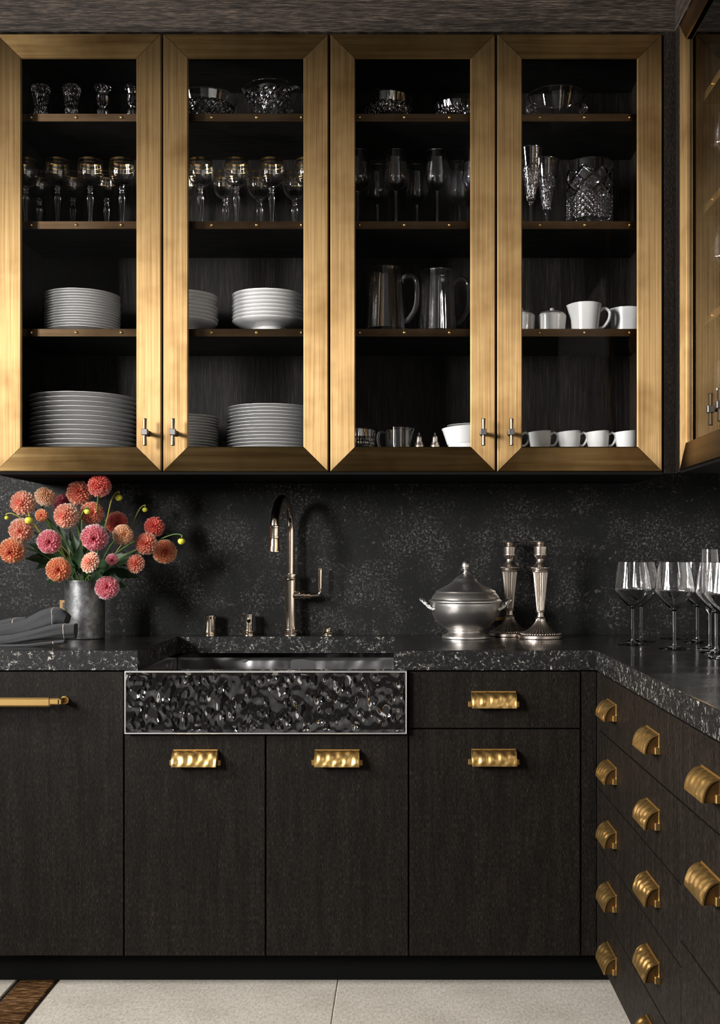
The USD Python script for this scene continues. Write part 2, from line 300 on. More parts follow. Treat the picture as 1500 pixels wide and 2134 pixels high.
# ------------------------------------------------------------------ the setting: floor, walls, ceiling, window, trims
fl = thing("floor", None, None, (0, 0, -0.05), kind="structure")
part(fl, "floor_bed", box(ROOM_X0 - 0.3, ROOM_X1 + 0.3, ROOM_Y0 - 0.3, 0.2, -0.05, -0.006), grout, world=True)
xs_strip = (-1.055, -0.947)
edges_y = [-0.40, -1.44]
for cols in ([(-2.9, -1.985), (-1.98, -1.06)], [(-0.942, -0.1787), (-0.1783, 0.585), (0.589, ROOM_X1)]):
    for x0, x1 in cols:
        for y1, y0 in zip(edges_y[:-1], edges_y[1:]):
            part(fl, "slab", box(x0, x1, y0 + 0.002, y1 - 0.002, -0.03, 0.0, 0.0025), limestone, world=True)
for y1, y0 in zip([-0.30, -0.695], [-0.698, -1.4415]):
    part(fl, "plank", box(xs_strip[0] + 0.004, xs_strip[1] - 0.004, y0, y1, -0.03, -0.0005, 0.003), floor_oak, world=True)
for k, px in enumerate(np.arange(ROOM_X0, ROOM_X1, 0.16)):
    part(fl, "plank", box(px + 0.001, min(px + 0.159, ROOM_X1), ROOM_Y0, -1.4445, -0.03, -0.0005, 0.002), dark_boards, world=True)
single("wall_back", box(ROOM_X0 - 0.2, ROOM_X1 + 0.2, 0.021, 0.2, 0, ROOM_H), plaster, kind="structure")
single("wall_right", box(ROOM_X1, ROOM_X1 + 0.15, ROOM_Y0, 0.021, 0, ROOM_H), pale_plaster, kind="structure")
single("wall_front", box(ROOM_X0 - 0.2, ROOM_X1 + 0.2, ROOM_Y0 - 0.15, ROOM_Y0, 0, ROOM_H), plaster, kind="structure")
single("ceiling", box(ROOM_X0 - 0.2, ROOM_X1 + 0.2, ROOM_Y0 - 0.15, 0.2, ROOM_H, ROOM_H + 0.1), ceiling_mat, kind="structure")
x0, x1 = ROOM_X0 - 0.12, ROOM_X0
ys = [ROOM_Y0] + [q for w in sorted(WINDOWS) for q in w[:2]] + [0.021]; pieces = [box(x0, x1, a, b, 0, ROOM_H) for a, b in zip(ys[0::2], ys[1::2])]
for w in WINDOWS: pieces += [box(x0, x1, w[0], w[1], 0, w[2]), box(x0, x1, w[0], w[1], w[3], ROOM_H)]
single("wall_left", cat_(*pieces), plaster, kind="structure")
xw = ROOM_X0 - 0.06
for k, (wy0, wy1, wz0, wz1, wp) in enumerate(WINDOWS):
    wn = thing(f"window_{k + 1}", None, None, (xw, (wy0 + wy1) / 2, wz0), kind="structure")
    posts = [(wy0, wy0 + 0.05), (wy1 - 0.05, wy1)] + ([((wy0 + wy1) / 2 - 0.03, (wy0 + wy1) / 2 + 0.03)] if wy1 - wy0 > 1.1 else [])
    for a in posts: part(wn, "window_post", box(xw - 0.03, xw + 0.03, a[0], a[1], wz0, wz1, 0.003), frame_black, world=True)
    for a in ((wz0, wz0 + 0.05), (wz1 - 0.05, wz1)): part(wn, "window_rail", box(xw - 0.03, xw + 0.03, wy0 + 0.05, wy1 - 0.05, a[0], a[1], 0.003), frame_black, world=True)
    part(wn, "window_pane", box(xw - 0.003, xw + 0.003, wy0 + 0.05, wy1 - 0.05, wz0 + 0.05, wz1 - 0.05), pane_mat, world=True)

UY, UX = -0.40, 0.782                                  # fronts of the two runs of wall cabinets
BY, BX = -0.63, 0.5167                                 # fronts of the two runs of base cabinets
single("trim_1", cat_(box(ROOM_X0, UX + 0.02, UY, 0.02, 2.670, ROOM_H - 0.001)), oak_h, kind="structure")
single("trim_2", box(UX, ROOM_X1, -2.9, UY - 0.0, 2.670, ROOM_H - 0.001), oak_h, kind="structure")
single("baseboard_back", box(-2.2, BX + 0.06, -0.551, -0.53, 0.0, 0.093), toe_black, kind="structure")
single("baseboard_right", box(BX + 0.08, BX + 0.1, -2.6, -0.551, 0.0, 0.093), toe_black, kind="structure")
single("backsplash", box(ROOM_X0, ROOM_X1, 0.0, 0.02, 0.85, 1.52), stone_wall, "tall flecked black stone backsplash slab between worktop and brass wall cabinets", "backsplash")

# ------------------------------------------------------------------ wall cabinets
SHELF_Z = (1.828, 2.143, 2.458)
def door_frame(parent, x0, x1, z0, z1, pane, w=0.0718, t=0.010):
    """Mitred brass frame, front at y=0: two stiles, two rails, a pane. Local cabinet coordinates."""
    c = 0.0035
    def member(outer, inner, mat, name):
        (a, b), (d, e) = outer, inner                  # front polygon: outer a->b, inner e<-d
        pts = []
        for p in (a, b, e, d): pts.append((p[0], t, p[1]))
        for p, o in ((a, d), (b, e), (d, a), (e, b)):
            p, o = np.array(p), np.array(o); q = p + (o - p) / w * c * 0.8
            pts += [(p[0], c, p[1]), (q[0], 0.0, q[1])]
        part(parent, name, hull(pts), mat)
    g = 0.0007
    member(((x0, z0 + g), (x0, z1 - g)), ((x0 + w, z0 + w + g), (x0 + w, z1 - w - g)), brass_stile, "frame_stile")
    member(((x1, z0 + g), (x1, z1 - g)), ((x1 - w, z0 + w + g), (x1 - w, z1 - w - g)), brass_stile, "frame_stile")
    member(((x0 + g, z0), (x1 - g, z0)), ((x0 + w + g, z0 + w), (x1 - w - g, z0 + w)), brass_rail, "frame_rail")
    member(((x0 + g, z1), (x1 - g, z1)), ((x0 + w + g, z1 - w), (x1 - w - g, z1 - w)), brass_rail, "frame_rail")
    part(parent, "pane", box(x0 + w - 0.006, x1 - w + 0.006, t, t + 0.004, z0 + w - 0.006, z1 - w + 0.006), pane)
def t_handle(parent, x, z):
    n = 8
    bar = lathe([(0, -0.0385), (0.0052, -0.0385), (0.0058, -0.037), (0.0048, -0.008), (0.0048, 0.008), (0.0058, 0.037), (0.0052, 0.0385), (0, 0.0385)], 8, (x, -0.043, z))
    part(parent, "handle_bar", bar, bronze)
    part(parent, "handle_block", cat_(box(x - 0.0085, x + 0.0085, -0.0515, -0.034, z - 0.0085, z + 0.0085, 0.001)), nickel_block)
    ros = lathe([(0, 0), (0.0085, 0), (0.0085, 0.003), (0.0062, 0.005), (0.0062, 0.034), (0, 0.034)], 20)
    v, f = ros; v = np.stack([v[:, 0] + x, -v[:, 2], v[:, 1] + z], 1)
    part(parent, "handle_post", (v, f[:, ::-1]), bronze)
def wall_cabinet(label, loc, rz, W, depth, z0=1.405, z1=2.668, studs=7, spacing=0.132, pane=None, lip=None):
    lip = lip or brass_lip
    c = thing("wall_cabinet", label, "wall cabinet", (loc[0], loc[1], 0), rz)
    ft = 0.026
    for s in (0, 1):
        xa = 0.0 if s == 0 else W - 0.018
        part(c, "side_panel", box(xa, xa + 0.018, ft, depth, z0, z1), oak_in)
    part(c, "back_panel", box(0.018, W - 0.018, depth - 0.02, depth, z0, z1), oak_in)
    part(c, "top_panel", box(0.018, W - 0.018, ft, depth - 0.02, z1 - 0.018, z1), oak_shelf)
    part(c, "bottom_panel", box(0.018, W - 0.018, ft, depth - 0.02, z0 + 0.035, z0 + 0.055), oak_shelf)
    part(c, "bottom_valance", box(0.0, W, 0.004, depth, z0 - 0.008, z0 - 0.001), toe_black)
    part(c, "centre_stile", box(W / 2 - 0.012, W / 2 + 0.012, 0.016, 0.030, z0, z1 - 0.018), carcass_black)
    for z in SHELF_Z:
        s = part(c, "shelf", box(0.018, W - 0.018, 0.064, depth - 0.02, z - 0.0225, z - 0.001), oak_shelf)
        part(s, "edge_strip", box(0.0185, W - 0.0185, 0.060, 0.0638, z - 0.0225, z, 0.0006), lip)
        for k in range(studs):
            x = W / 2 + (k - (studs - 1) / 2) * spacing
            st = trimesh.creation.icosphere(2, 0.0044); st.apply_scale((1, 0.8, 1)); st.apply_translation((x, 0.0580, z - 0.0112))
            part(s, "stud", st, brass_stud, smooth=True)
    dw = (W - 0.006 - 0.0055) / 2
    for s in (0, 1):
        xa = 0.003 if s == 0 else W - 0.003 - dw
        d = unique(c, "door"); UsdGeom.Xform.Define(stage, d)
        door_frame(d, xa, xa + dw, z0, z1 - 0.0035, pane or pane_mat)
        t_handle(d, (xa + dw - 0.0375) if s == 0 else (xa + 0.0365), 1.514)
    return c
WA = 0.9607
wall_cabinet("brass-framed double-door glass cabinet at the left, holding gilded goblets and plate stacks", (-1.1732, UY), 0, WA, 0.40)
wall_cabinet("brass-framed double-door glass cabinet holding glass pitchers and white mugs", (-0.2125, UY), 0, WA, 0.40)
single("corner_filler", box(0.7502, UX, UY + 0.001, UY + 0.03, 1.40, 2.669), oak_v, "narrow dark oak filler strip in the corner between the wall cabinets", "filler panel")
single("corner_filler", box(UX, UX + 0.025, UY - 0.047, UY - 0.0, 1.40, 2.669, 0.001), oak_v, "slim side-lit oak strip at the hinge of the angled brass cabinet", "filler panel")
wall_cabinet("angled brass-framed glass cabinet on the side run, wine glasses behind its pane", (UX, UY - 0.0485), -90, 1.042, 0.375, pane=side_pane, lip=side_lip)

# ------------------------------------------------------------------ base cabinets
def cup_pull(parent, x, zc, y=0.0):
    """Hammered quarter-round cup pull, 120 mm, in local coordinates with the drawer face at y."""
    L, zt, zb, R, th = 0.0595, zc + 0.0195, zc - 0.0205, 0.029, 0.0028
    nu, nv = 61, 22
    u = np.linspace(-L, L, nu)[:, None] * np.ones((1, nv)); a = np.linspace(0, PI / 2, nv)[None, :] * np.ones((nu, 1))
    ph = zc * 37.0 + x * 11.0
    def surf(dr, bump):
        w = np.clip((L - np.abs(u)) / 0.006, 0, 1) * np.clip(a / 0.25, 0, 1) * np.clip((PI / 2 - a) / 0.2, 0, 1)
        P = np.stack([u * 26 + ph, a * 1.7 + u * 14, 0 * u], -1)
        h = (meshkit.noise(P * np.array([1.9, 1.9, 1]), 3) - 0.5) * 0.0020 + np.sin(u * 262 + a * 2.6 + ph) * 0.0008 + np.sin(u * 215 - a * 4.5 + ph * 2) * 0.0006
        rr = dr + (h * w if bump else 0)
        yy = y - 0.003 - (R + rr) * np.sin(a); zz = zb + (zt - zb + rr) * np.cos(a)
        return np.stack([x + u, yy, zz], -1).reshape(-1, 3)
    o, i = surf(0, True), surf(-th, False); g = grid(nu, nv); n = len(o)
    def strip(idx, flip):
        f = [];
        for p, q in zip(idx[:-1], idx[1:]): f += [(p, q, q + n), (p, q + n, p + n)]
        f = np.array(f); return f[:, ::-1] if flip else f
    ij = lambda i_, j_: i_ * nv + j_
    fs = [g[:, ::-1], g + n, strip([ij(0, j) for j in range(nv)], True), strip([ij(nu - 1, j) for j in range(nv)], False), strip([ij(i_, nv - 1) for i_ in range(nu)], True), strip([ij(i_, 0) for i_ in range(nu)], False)]
    part(parent, "cup_pull", (np.vstack([o, i]), np.vstack(fs)), gold_pull, smooth=40)
    for s in (-1, 1):                                  # end cheeks, set back inside the hood
        q = np.linspace(0, PI / 2, 14); arc = [(y - 0.003 - (R - th - 0.0003) * math.sin(k), zb + (zt - zb - th - 0.0003) * math.cos(k)) for k in q] + [(y - 0.003, zb + 0.0005)]
        part(parent, "pull_cheek", prism(arc, "x", x + s * (L - 0.0045), x + s * (L - 0.0025)), dark_brass)
    part(parent, "pull_backplate", box(x - L, x + L, y - 0.003, y, zb + 0.004, zt + 0.0025, 0.0006), gold_pull)
    for s in (-1, 1):
        part(parent, "pull_foot", box(x + s * (L - 0.001), x + s * (L + 0.0085), y - 0.012, y, zb + 0.001, zb + 0.0155, 0.0012), gold_pull)
T = 0.021
def front(parent, name, x0, x1, z0, z1, mat=None):
    return part(parent, name, box(x0, x1, 0.0, T, z0, z1, 0.0012), mat or oak_v)
def base_unit(name, label, cat, loc, rz, W, depth=0.55, z0=0.0945, z1=0.853):
    c = thing(name, label, cat, (loc[0], loc[1], 0), rz)
    part(c, "carcass", box(0.001, W - 0.001, T + 0.001, depth, z0, z1), carcass_black)
    return c
kf = 3.01 / F
X0 = X_(-215, 3.01); W = X_(258, 3.01) - X0
c = base_unit("appliance_cabinet", "dark oak panel-front appliance cabinet with a long brass bar pull", "appliance cabinet", (X0, BY), 0, W)
d = front(c, "front_panel", 0.0015, W - 0.0017, 0.094, 0.8525)
xe = X_(128, 2.985) - X0
hb = unique(c, "bar_pull"); UsdGeom.Xform.Define(stage, hb)
zc = Z_(1463, 2.965)
part(hb, "bar", box(0.12, X_(106, 2.965) - X0, -0.052, -0.036, zc - 0.0115, zc + 0.0115, 0.004), gold_pull)
for xx, sx in ((xe, 1), (0.10, -1)):
    part(hb, "bar_end", cat_(box(xx - 0.026, xx + 0.004, -0.050, -0.038, zc - 0.007, zc + 0.010, 0.003), box(xx - 0.004, xx + 0.007, -0.050, -0.004, zc - 0.006, zc + 0.008, 0.002)), gold_pull)
    ro = lathe([(0, 0), (0.011, 0), (0.011, 0.004), (0.009, 0.006), (0, 0.006)], 24); v, f = ro
    part(hb, "rosette", (np.stack([v[:, 0] + xx + 0.002, -v[:, 2], v[:, 1] + zc], 1), f[:, ::-1]), gold_pull, smooth=35)
X0 = X_(258, 3.01); W = X_(851.5, 3.01) - X0
c = base_unit("sink_cabinet", "two-door dark oak base cabinet under the hammered metal sink", "base cabinet", (X0, BY), 0, W, z1=0.60)
zt = 0.6835
for xa, xb in ((259.5, 552), (555, 850)):
    d = front(c, "door", X_(xa, 3.01) - X0, X_(xb, 3.01) - X0, 0.094, zt)
    xc = X_(404, 2.985) if xa < 300 else X_(701.5, 2.985)
    cup_pull(d, xc - X0, Z_(1582, 2.985))
X0 = X_(851.5, 3.01); W = X_(1210, 3.01) - X0
c = base_unit("drawer_cabinet", "dark oak base cabinet with one drawer over a pull-out front, below the tureen", "base cabinet", (X0, BY), 0, W)
d = front(c, "drawer", X_(853, 3.01) - X0, X_(1208.5, 3.01) - X0, 0.7022, 0.8525); cup_pull(d, X_(1030, 2.985) - X0, Z_(1459.5, 2.985))
d = front(c, "pull_out_front", X_(853, 3.01) - X0, X_(1208.5, 3.01) - X0, 0.094, 0.6985); cup_pull(d, X_(1030, 2.985) - X0, Z_(1580.5, 2.985))
single("corner_filler", box(X_(1211.5, 3.01), BX - 0.001, BY + 0.002, BY + 0.03, 0.094, 0.853), oak_v, "plain dark oak filler strip in the inside corner below the worktop", "filler panel")
# side run, front facing -x: local x runs towards the viewer
Y_of = lambda dd: dd - DW
c = base_unit("drawer_stack", "stack of five wide dark oak drawers with ten hammered gold cup pulls", "drawer cabinet", (BX, Y_of(3.008)), -90, 3.008 - 2.0965, 0.5)
part(c, "corner_stile", box(0.0, 0.024, 0.0, T, 0.094, 0.8525, 0.001), oak_v)
zs = [0.8525, 0.7005, 0.5455, 0.392, 0.238, 0.094]
for k in range(5):
    d = front(c, "drawer", 0.026, 0.910, zs[k + 1] + 0.0032, zs[k])
    zc = (0.781, 0.6285, 0.474, 0.3205, 0.169)[k]
    for q in (2.782, 2.326): cup_pull(d, 3.008 - q, zc)
c = base_unit("drawer_stack", "dark oak drawer unit with three deep drawers at the near end of the side run", "drawer cabinet", (BX, Y_of(2.0965)), -90, 0.91, 0.5)
zs = [0.8525, 0.7005, 0.442, 0.094]
for k in range(3):
    d = front(c, "drawer", 0.0017, 0.9085, zs[k + 1] + 0.0032, zs[k])
    for q in (1.886, 1.42): cup_pull(d, 2.0965 - q, (0.778, 0.612, 0.31)[k])

# ------------------------------------------------------------------ worktop (L-shaped, notched for the sink)
CL, CR, LEDGE = -0.7089, -0.0256, -0.089
def slab(poly, z0, z1):
    from shapely.geometry import Polygon
    m = trimesh.creation.extrude_polygon(Polygon(poly), z1 - z0, engine="earcut"); m.apply_translation((0, 0, z0)); return m
poly = [(-1.75, -0.632), (CL, -0.632), (CL, LEDGE), (CR, LEDGE), (CR, -0.632), (BX - 0.002, -0.632), (BX - 0.002, -2.75), (ROOM_X1 - 0.002, -2.75), (ROOM_X1 - 0.002, -0.0005), (-1.75, -0.0005)]
wt = thing("worktop", "thick L-shaped black stone worktop with rough white-flecked edges", "worktop", (0, 0, 0.857))
part(wt, "slab", slab(poly, 0.857, 0.9085), stone_edge, world=True)
part(wt, "polished_top", slab(poly, 0.9085, 0.910), stone_top, world=True)

# ------------------------------------------------------------------ hammered sink
sk = thing("farmhouse_sink", "dark hammered metal apron-front sink set below the stone worktop", "sink", (-0.367, -0.36, 0.63))
SX0, SX1, SZ1, SZ0, SY = X_(259, 2.992), X_(848, 2.992), 0.8562, Z_(1530, 2.992), -0.648
def dimples(P, seed, n_per, sig, amp, tall=(1.15, 0.8)):
    """Random round hammer marks on a 2D sheet."""
    from scipy.spatial import cKDTree
    rng = np.random.default_rng(seed); lo, hi = P.min(0) - 0.02, P.max(0) + 0.02
    n = int((hi - lo).prod() / n_per); c = rng.uniform(lo, hi, (n, 2)); s = sig * rng.uniform(0.7, 1.4, n); a = amp * rng.uniform(-0.5, 1.0, n)
    h = np.zeros(len(P)); t = cKDTree(P)
    for k in range(n):
        i = t.query_ball_point(c[k], 4.2 * s[k]); d2 = (((P[i] - c[k]) * tall) ** 2).sum(1); h[i] -= a[k] * np.exp(-d2 / (2 * s[k] ** 2))
    return h
def hammered(nu, nv, u0, u1, v0, v1, seed, place, thick=0.004, sig=0.0058, amp=0.0020, per=0.00009):
    uu, vv = np.meshgrid(np.linspace(u0, u1, nu), np.linspace(v0, v1, nv), indexing="ij"); P = np.stack([uu.ravel(), vv.ravel()], 1)
    h = dimples(P, seed, per, sig, amp)
    e = np.minimum.reduce([P[:, 0] - u0, u1 - P[:, 0], P[:, 1] - v0, v1 - P[:, 1]]); h *= np.clip(e / 0.008, 0, 1)
    fr, bk = place(P[:, 0], P[:, 1], h), place(P[:, 0], P[:, 1], np.full(len(P), -thick)); g = grid(nu, nv); n = len(fr)
    rim = [i * nv for i in range(nu)] + [(nu - 1) * nv + j for j in range(1, nv)] + [i * nv + nv - 1 for i in range(nu - 2, -1, -1)] + [j for j in range(nv - 2, 0, -1)]
    st = []
    for a, b in zip(rim, rim[1:] + rim[:1]): st += [(a, a + n, b), (b, a + n, b + n)]
    m = trimesh.Trimesh(np.vstack([fr, bk]), np.vstack([g, g[:, ::-1] + n, st]), process=False); m.fix_normals(); return m
b = 0.004
part(sk, "apron_panel", hammered(520, 120, SX0 + b, SX1 - b, SZ0 + b, SZ1 - b, 11, lambda u, v, h: np.stack([u, SY - h, v], 1)), gunmetal, smooth=40, world=True)
for q in (box(SX0, SX1, SY - 0.0015, -0.634, SZ1 - b, SZ1, 0.001), box(SX0, SX1, SY - 0.0015, -0.634, SZ0, SZ0 + b, 0.001), box(SX0, SX0 + b, SY - 0.0015, -0.634, SZ0 + b, SZ1 - b, 0.001), box(SX1 - b, SX1, SY - 0.0015, -0.634, SZ0 + b, SZ1 - b, 0.001)):
    part(sk, "apron_border", q, rim_metal, world=True)
IX0, IX1, IY0, IY1, IZ = CL - 0.004, CR + 0.004, -0.592, -0.084, 0.665
part(sk, "basin_shell", cat_(box(IX0 - 0.012, IX1 + 0.012, -0.604, IY0, 0.655, 0.8555), box(SX0 + 0.001, SX1 - 0.001, -0.643, -0.6035, SZ0 + 0.0005, 0.8555), box(IX0 - 0.012, IX0 - 0.0045, IY0, IY1, 0.655, 0.8555), box(IX1 + 0.0045, IX1 + 0.012, IY0, IY1, 0.655, 0.8555),
     box(IX0 - 0.012, IX1 + 0.012, IY1 + 0.0045, IY1 + 0.012, 0.655, 0.8555), box(IX0 - 0.012, IX1 + 0.012, -0.604, IY1 + 0.012, 0.64, 0.655)), gunmetal, world=True)
part(sk, "basin_back", hammered(200, 60, IX0 + 0.002, IX1 - 0.002, IZ, 0.842, 21, lambda u, v, h: np.stack([u, np.full_like(u, IY1) - h, v], 1), sig=0.014, amp=0.0018, per=0.0003), satin_gunmetal, smooth=40, world=True)
part(sk, "basin_side", hammered(140, 50, IY0, IY1 - 0.006, IZ, 0.842, 22, lambda u, v, h: np.stack([np.full_like(u, IX0) + h, u, v], 1)), satin_gunmetal, smooth=40, world=True)
part(sk, "basin_side", hammered(140, 50, IY0, IY1 - 0.006, IZ, 0.842, 23, lambda u, v, h: np.stack([np.full_like(u, IX1) - h, u, v], 1)), satin_gunmetal, smooth=40, world=True)
part(sk, "basin_floor", hammered(200, 140, IX0, IX1, IY0, IY1, 24, lambda u, v, h: np.stack([u, v, np.full_like(u, IZ) + h], 1)), satin_gunmetal, smooth=40, world=True)
part(sk, "drain", lathe([(0, 0), (0.045, 0), (0.045, 0.003), (0.036, 0.004), (0.034, 0.001), (0, 0.001)], 32, (-0.367, -0.36, IZ + 0.002)), nickel, smooth=35, world=True)
part(sk, "basin_rim", cat_(box(IX0 - 0.012, IX1 + 0.012, IY1 - 0.002, IY1 + 0.012, 0.8425, 0.8565, 0.001), box(IX0 - 0.012, IX0 + 0.002, IY0, IY1, 0.8425, 0.8565, 0.001), box(IX1 - 0.002, IX1 + 0.012, IY0, IY1, 0.8425, 0.8565, 0.001)), gunmetal, world=True)

# ------------------------------------------------------------------ tap and deck fittings
TOP = 0.910
FD = 3.595
fx, fy = X_(605.5, FD), FD - DW
fa = thing("faucet", "tall gooseneck nickel faucet with a pull-down spray and side lever", "faucet", (fx, fy, TOP))
part(fa, "base_flange", lathe([(0, 0), (0.0235, 0), (0.0235, 0.007), (0.0205, 0.008), (0.0205, 0.013), (0.0265, 0.014), (0.0265, 0.018), (0.0205, 0.020), (0, 0.020)], 40), nickel, smooth=35)
part(fa, "body", lathe([(0, 0.018), (0.0183, 0.018), (0.0183, 0.176), (0, 0.176)], 40), nickel, smooth=35)
part(fa, "collar", lathe([(0, 0.175), (0.0185, 0.175), (0.0205, 0.178), (0.0205, 0.184), (0.0185, 0.186), (0.0185, 0.189), (0.0215, 0.190), (0.0215, 0.195), (0.016, 0.197), (0, 0.197)], 40), nickel, smooth=35)
Rr, zc = 0.103, 1.238 - TOP
yaw = math.radians(-8)
dirv = np.array([math.sin(yaw), -math.cos(yaw), 0])
pa = [np.array([0, 0, 0.195]), np.array([0, 0, 0.26])] + [np.array([0, 0, zc]) + dirv * Rr * (1 - math.cos(t)) + np.array([0, 0, Rr * math.sin(t)]) for t in np.linspace(0, PI * 0.985, 36)]
end = pa[-1]
part(fa, "gooseneck", tube(np.array(pa), np.interp(np.arange(len(pa)), [0, 16, len(pa) - 1], [0.0112, 0.0112, 0.0132]), 24), nickel, smooth=40)
part(fa, "spray_head", move(lathe([(0, 0.012), (0.0134, 0.012), (0.0150, 0.010), (0.0150, 0.004), (0.0138, 0.002), (0.0138, -0.020), (0.0155, -0.021), (0.0155, -0.026), (0.0140, -0.028), (0.0180, -0.064), (0.0180, -0.068), (0.014, -0.069), (0, -0.069)][::-1], 32), end), nickel, smooth=35)
zl = Z_(1241, FD) - TOP
def along_x(prof, n=32):
    v, f = lathe(prof, n); return np.stack([v[:, 2], v[:, 1], v[:, 0]], 1), f[:, ::-1]
part(fa, "valve", move(along_x([(0, 0.0), (0.0165, 0.0), (0.0165, 0.022), (0.0135, 0.025), (0.0135, 0.034), (0.0165, 0.036), (0.0165, 0.040), (0.0125, 0.042), (0.0125, 0.050), (0.015, 0.052), (0.015, 0.057), (0.0075, 0.060), (0.0075, 0.074), (0, 0.074)]), (0.006, 0, zl)), nickel, smooth=35)
xl = X_(667, FD) - fx
part(fa, "lever", cat_(tube(cr([(0.07, 0, zl), (xl - 0.012, 0, zl), (xl - 0.002, 0, zl + 0.006), (xl, 0, zl + 0.018)], 6), 0.0048, 14), lathe([(0, zl + 0.016), (0.0058, zl + 0.017), (0.0072, zl + 0.022), (0.0072, zl + 0.082), (0.0082, zl + 0.084), (0.0082, zl + 0.087), (0, zl + 0.088)], 20, (xl, 0, 0))), nickel, smooth=35)
ax = X_(437, FD)
ag = thing("air_gap", "slotted nickel air gap cylinder standing on the ledge behind the sink", "air gap", (ax, fy, TOP))
part(ag, "base_flange", lathe([(0, 0), (0.0205, 0), (0.0205, 0.006), (0.0185, 0.008), (0.0205, 0.010), (0, 0.010)], 36), nickel, smooth=35)
part(ag, "cap", lathe([(0, 0.009), (0.0188, 0.009), (0.0188, 0.052), (0.0165, 0.052), (0.0165, 0.048), (0, 0.048)], 36), nickel, smooth=35)
for k in range(12):
    a = k * PI / 6 + 0.1
    part(ag, "crown_tooth", rotz(box(0.0160, 0.0190, -0.0032, 0.0032, 0.050, 0.0615, 0.0008), math.degrees(a)), nickel)
part(ag, "crown_cap", lathe([(0, 0.060), (0.0188, 0.060), (0.0188, 0.064), (0.017, 0.066), (0, 0.066)], 36), nickel, smooth=35)
sx = X_(518.5, FD)
sd = thing("soap_dispenser", "squat cylindrical nickel soap pump beside the faucet on the sink ledge", "soap dispenser", (sx, fy, TOP))
part(sd, "base_flange", lathe([(0, 0), (0.0175, 0), (0.0175, 0.008), (0.014, 0.010), (0.0205, 0.011), (0.0205, 0.0155), (0.013, 0.017), (0, 0.017)], 36), nickel, smooth=35)
part(sd, "pump_body", lathe([(0, 0.016), (0.0125, 0.016), (0.0125, 0.030), (0.0112, 0.031), (0.0112, 0.035), (0.0135, 0.036), (0.0135, 0.063), (0.0148, 0.064), (0.0148, 0.0675), (0, 0.0675)], 36), nickel, smooth=35)
part(sd, "nozzle", tube(np.array([(0, 0, 0.05), (0.003, -0.02, 0.05), (0.004, -0.03, 0.047)]), 0.006, 14), nickel, smooth=40)
bx = X_(684, FD)
bt = thing("disposal_button", "low round nickel push button right of the faucet on the ledge", "push button", (bx, fy, TOP))
part(bt, "base_flange", lathe([(0, 0), (0.0185, 0), (0.0185, 0.005), (0.015, 0.007), (0.0215, 0.008), (0.0215, 0.011), (0.012, 0.014), (0, 0.014)], 36), nickel, smooth=35)
part(bt, "button_cap", lathe([(0, 0.013), (0.009, 0.013), (0.008, 0.018), (0.0125, 0.021), (0.0125, 0.025), (0.010, 0.0275), (0, 0.028)], 30), nickel, smooth=35)
for px, lab in ((129, "small brass outlet plate on the backsplash behind the flower vase"), (1047.5, "small brass outlet plate on the backsplash behind the pewter tureen")):
    w = 0.0115 if px > 500 else 0.024; xq = X_(px, 3.62) + (0.012 if px < 500 else -0.006)
    o = thing("outlet_plate", lab, "outlet", (xq, -0.002, Z_(1274 if px < 500 else 1294, 3.62)))
    h_ = 0.037 if px < 500 else 0.05
    part(o, "plate", box(-0.035 + 0.012, 0.036, -0.009, 0.0018, 0, h_, 0.0012), brass_plate)
    part(o, "socket_face", box(-0.012, 0.026, -0.0105, -0.009, h_ * 0.25, h_ * 0.75, 0.0006), frame_black)

# ------------------------------------------------------------------ pewter tureen, silver candlesticks
tp = at(970, 1330, 3.465); tx, ty = tp[0], 3.465 - DW
tu = thing("soup_tureen", "lidded pewter soup tureen with twisted loop handles on the worktop", "tureen", (tx, ty, TOP))
k = 3.465 / F
body = [(0, 0.004), (0.066, 0.004), (0.071, 0.0), (0.0735, 0.002), (0.071, 0.009), (0.060, 0.014), (0.053, 0.020), (0.055, 0.026), (0.072, 0.036), (0.090, 0.054), (0.103, 0.078), (0.108, 0.100), (0.109, 0.110), (0.112, 0.112), (0.112, 0.116), (0.106, 0.120), (0.104, 0.122), (0.098, 0.121), (0.09, 0.10), (0.05, 0.04), (0, 0.035)]
part(tu, "bowl", lathe(body[:2] + list(map(tuple, cr(body[2:15], 4))) + body[15:], 72), pewter, smooth=35)
lid = [(0, 0.122), (0.1035, 0.122), (0.1045, 0.124), (0.100, 0.132), (0.0925, 0.140), (0.090, 0.1425), (0.0925, 0.1435), (0.0905, 0.146), (0.078, 0.152), (0.060, 0.161), (0.046, 0.170), (0.038, 0.176), (0.036, 0.180), (0.030, 0.186), (0.018, 0.194), (0.010, 0.198), (0.0085, 0.202), (0, 0.204)]
part(tu, "lid", lathe(lid, 72), pewter, smooth=32)
part(tu, "finial", lathe(cr([(0.0085, 0.199), (0.0065, 0.205), (0.0075, 0.211), (0.0115, 0.214), (0.0105, 0.2165), (0.0125, 0.219), (0.0115, 0.228), (0.0075, 0.235), (0.003, 0.2375), (0.0, 0.2385)], 4), 28), pewter, smooth=40)
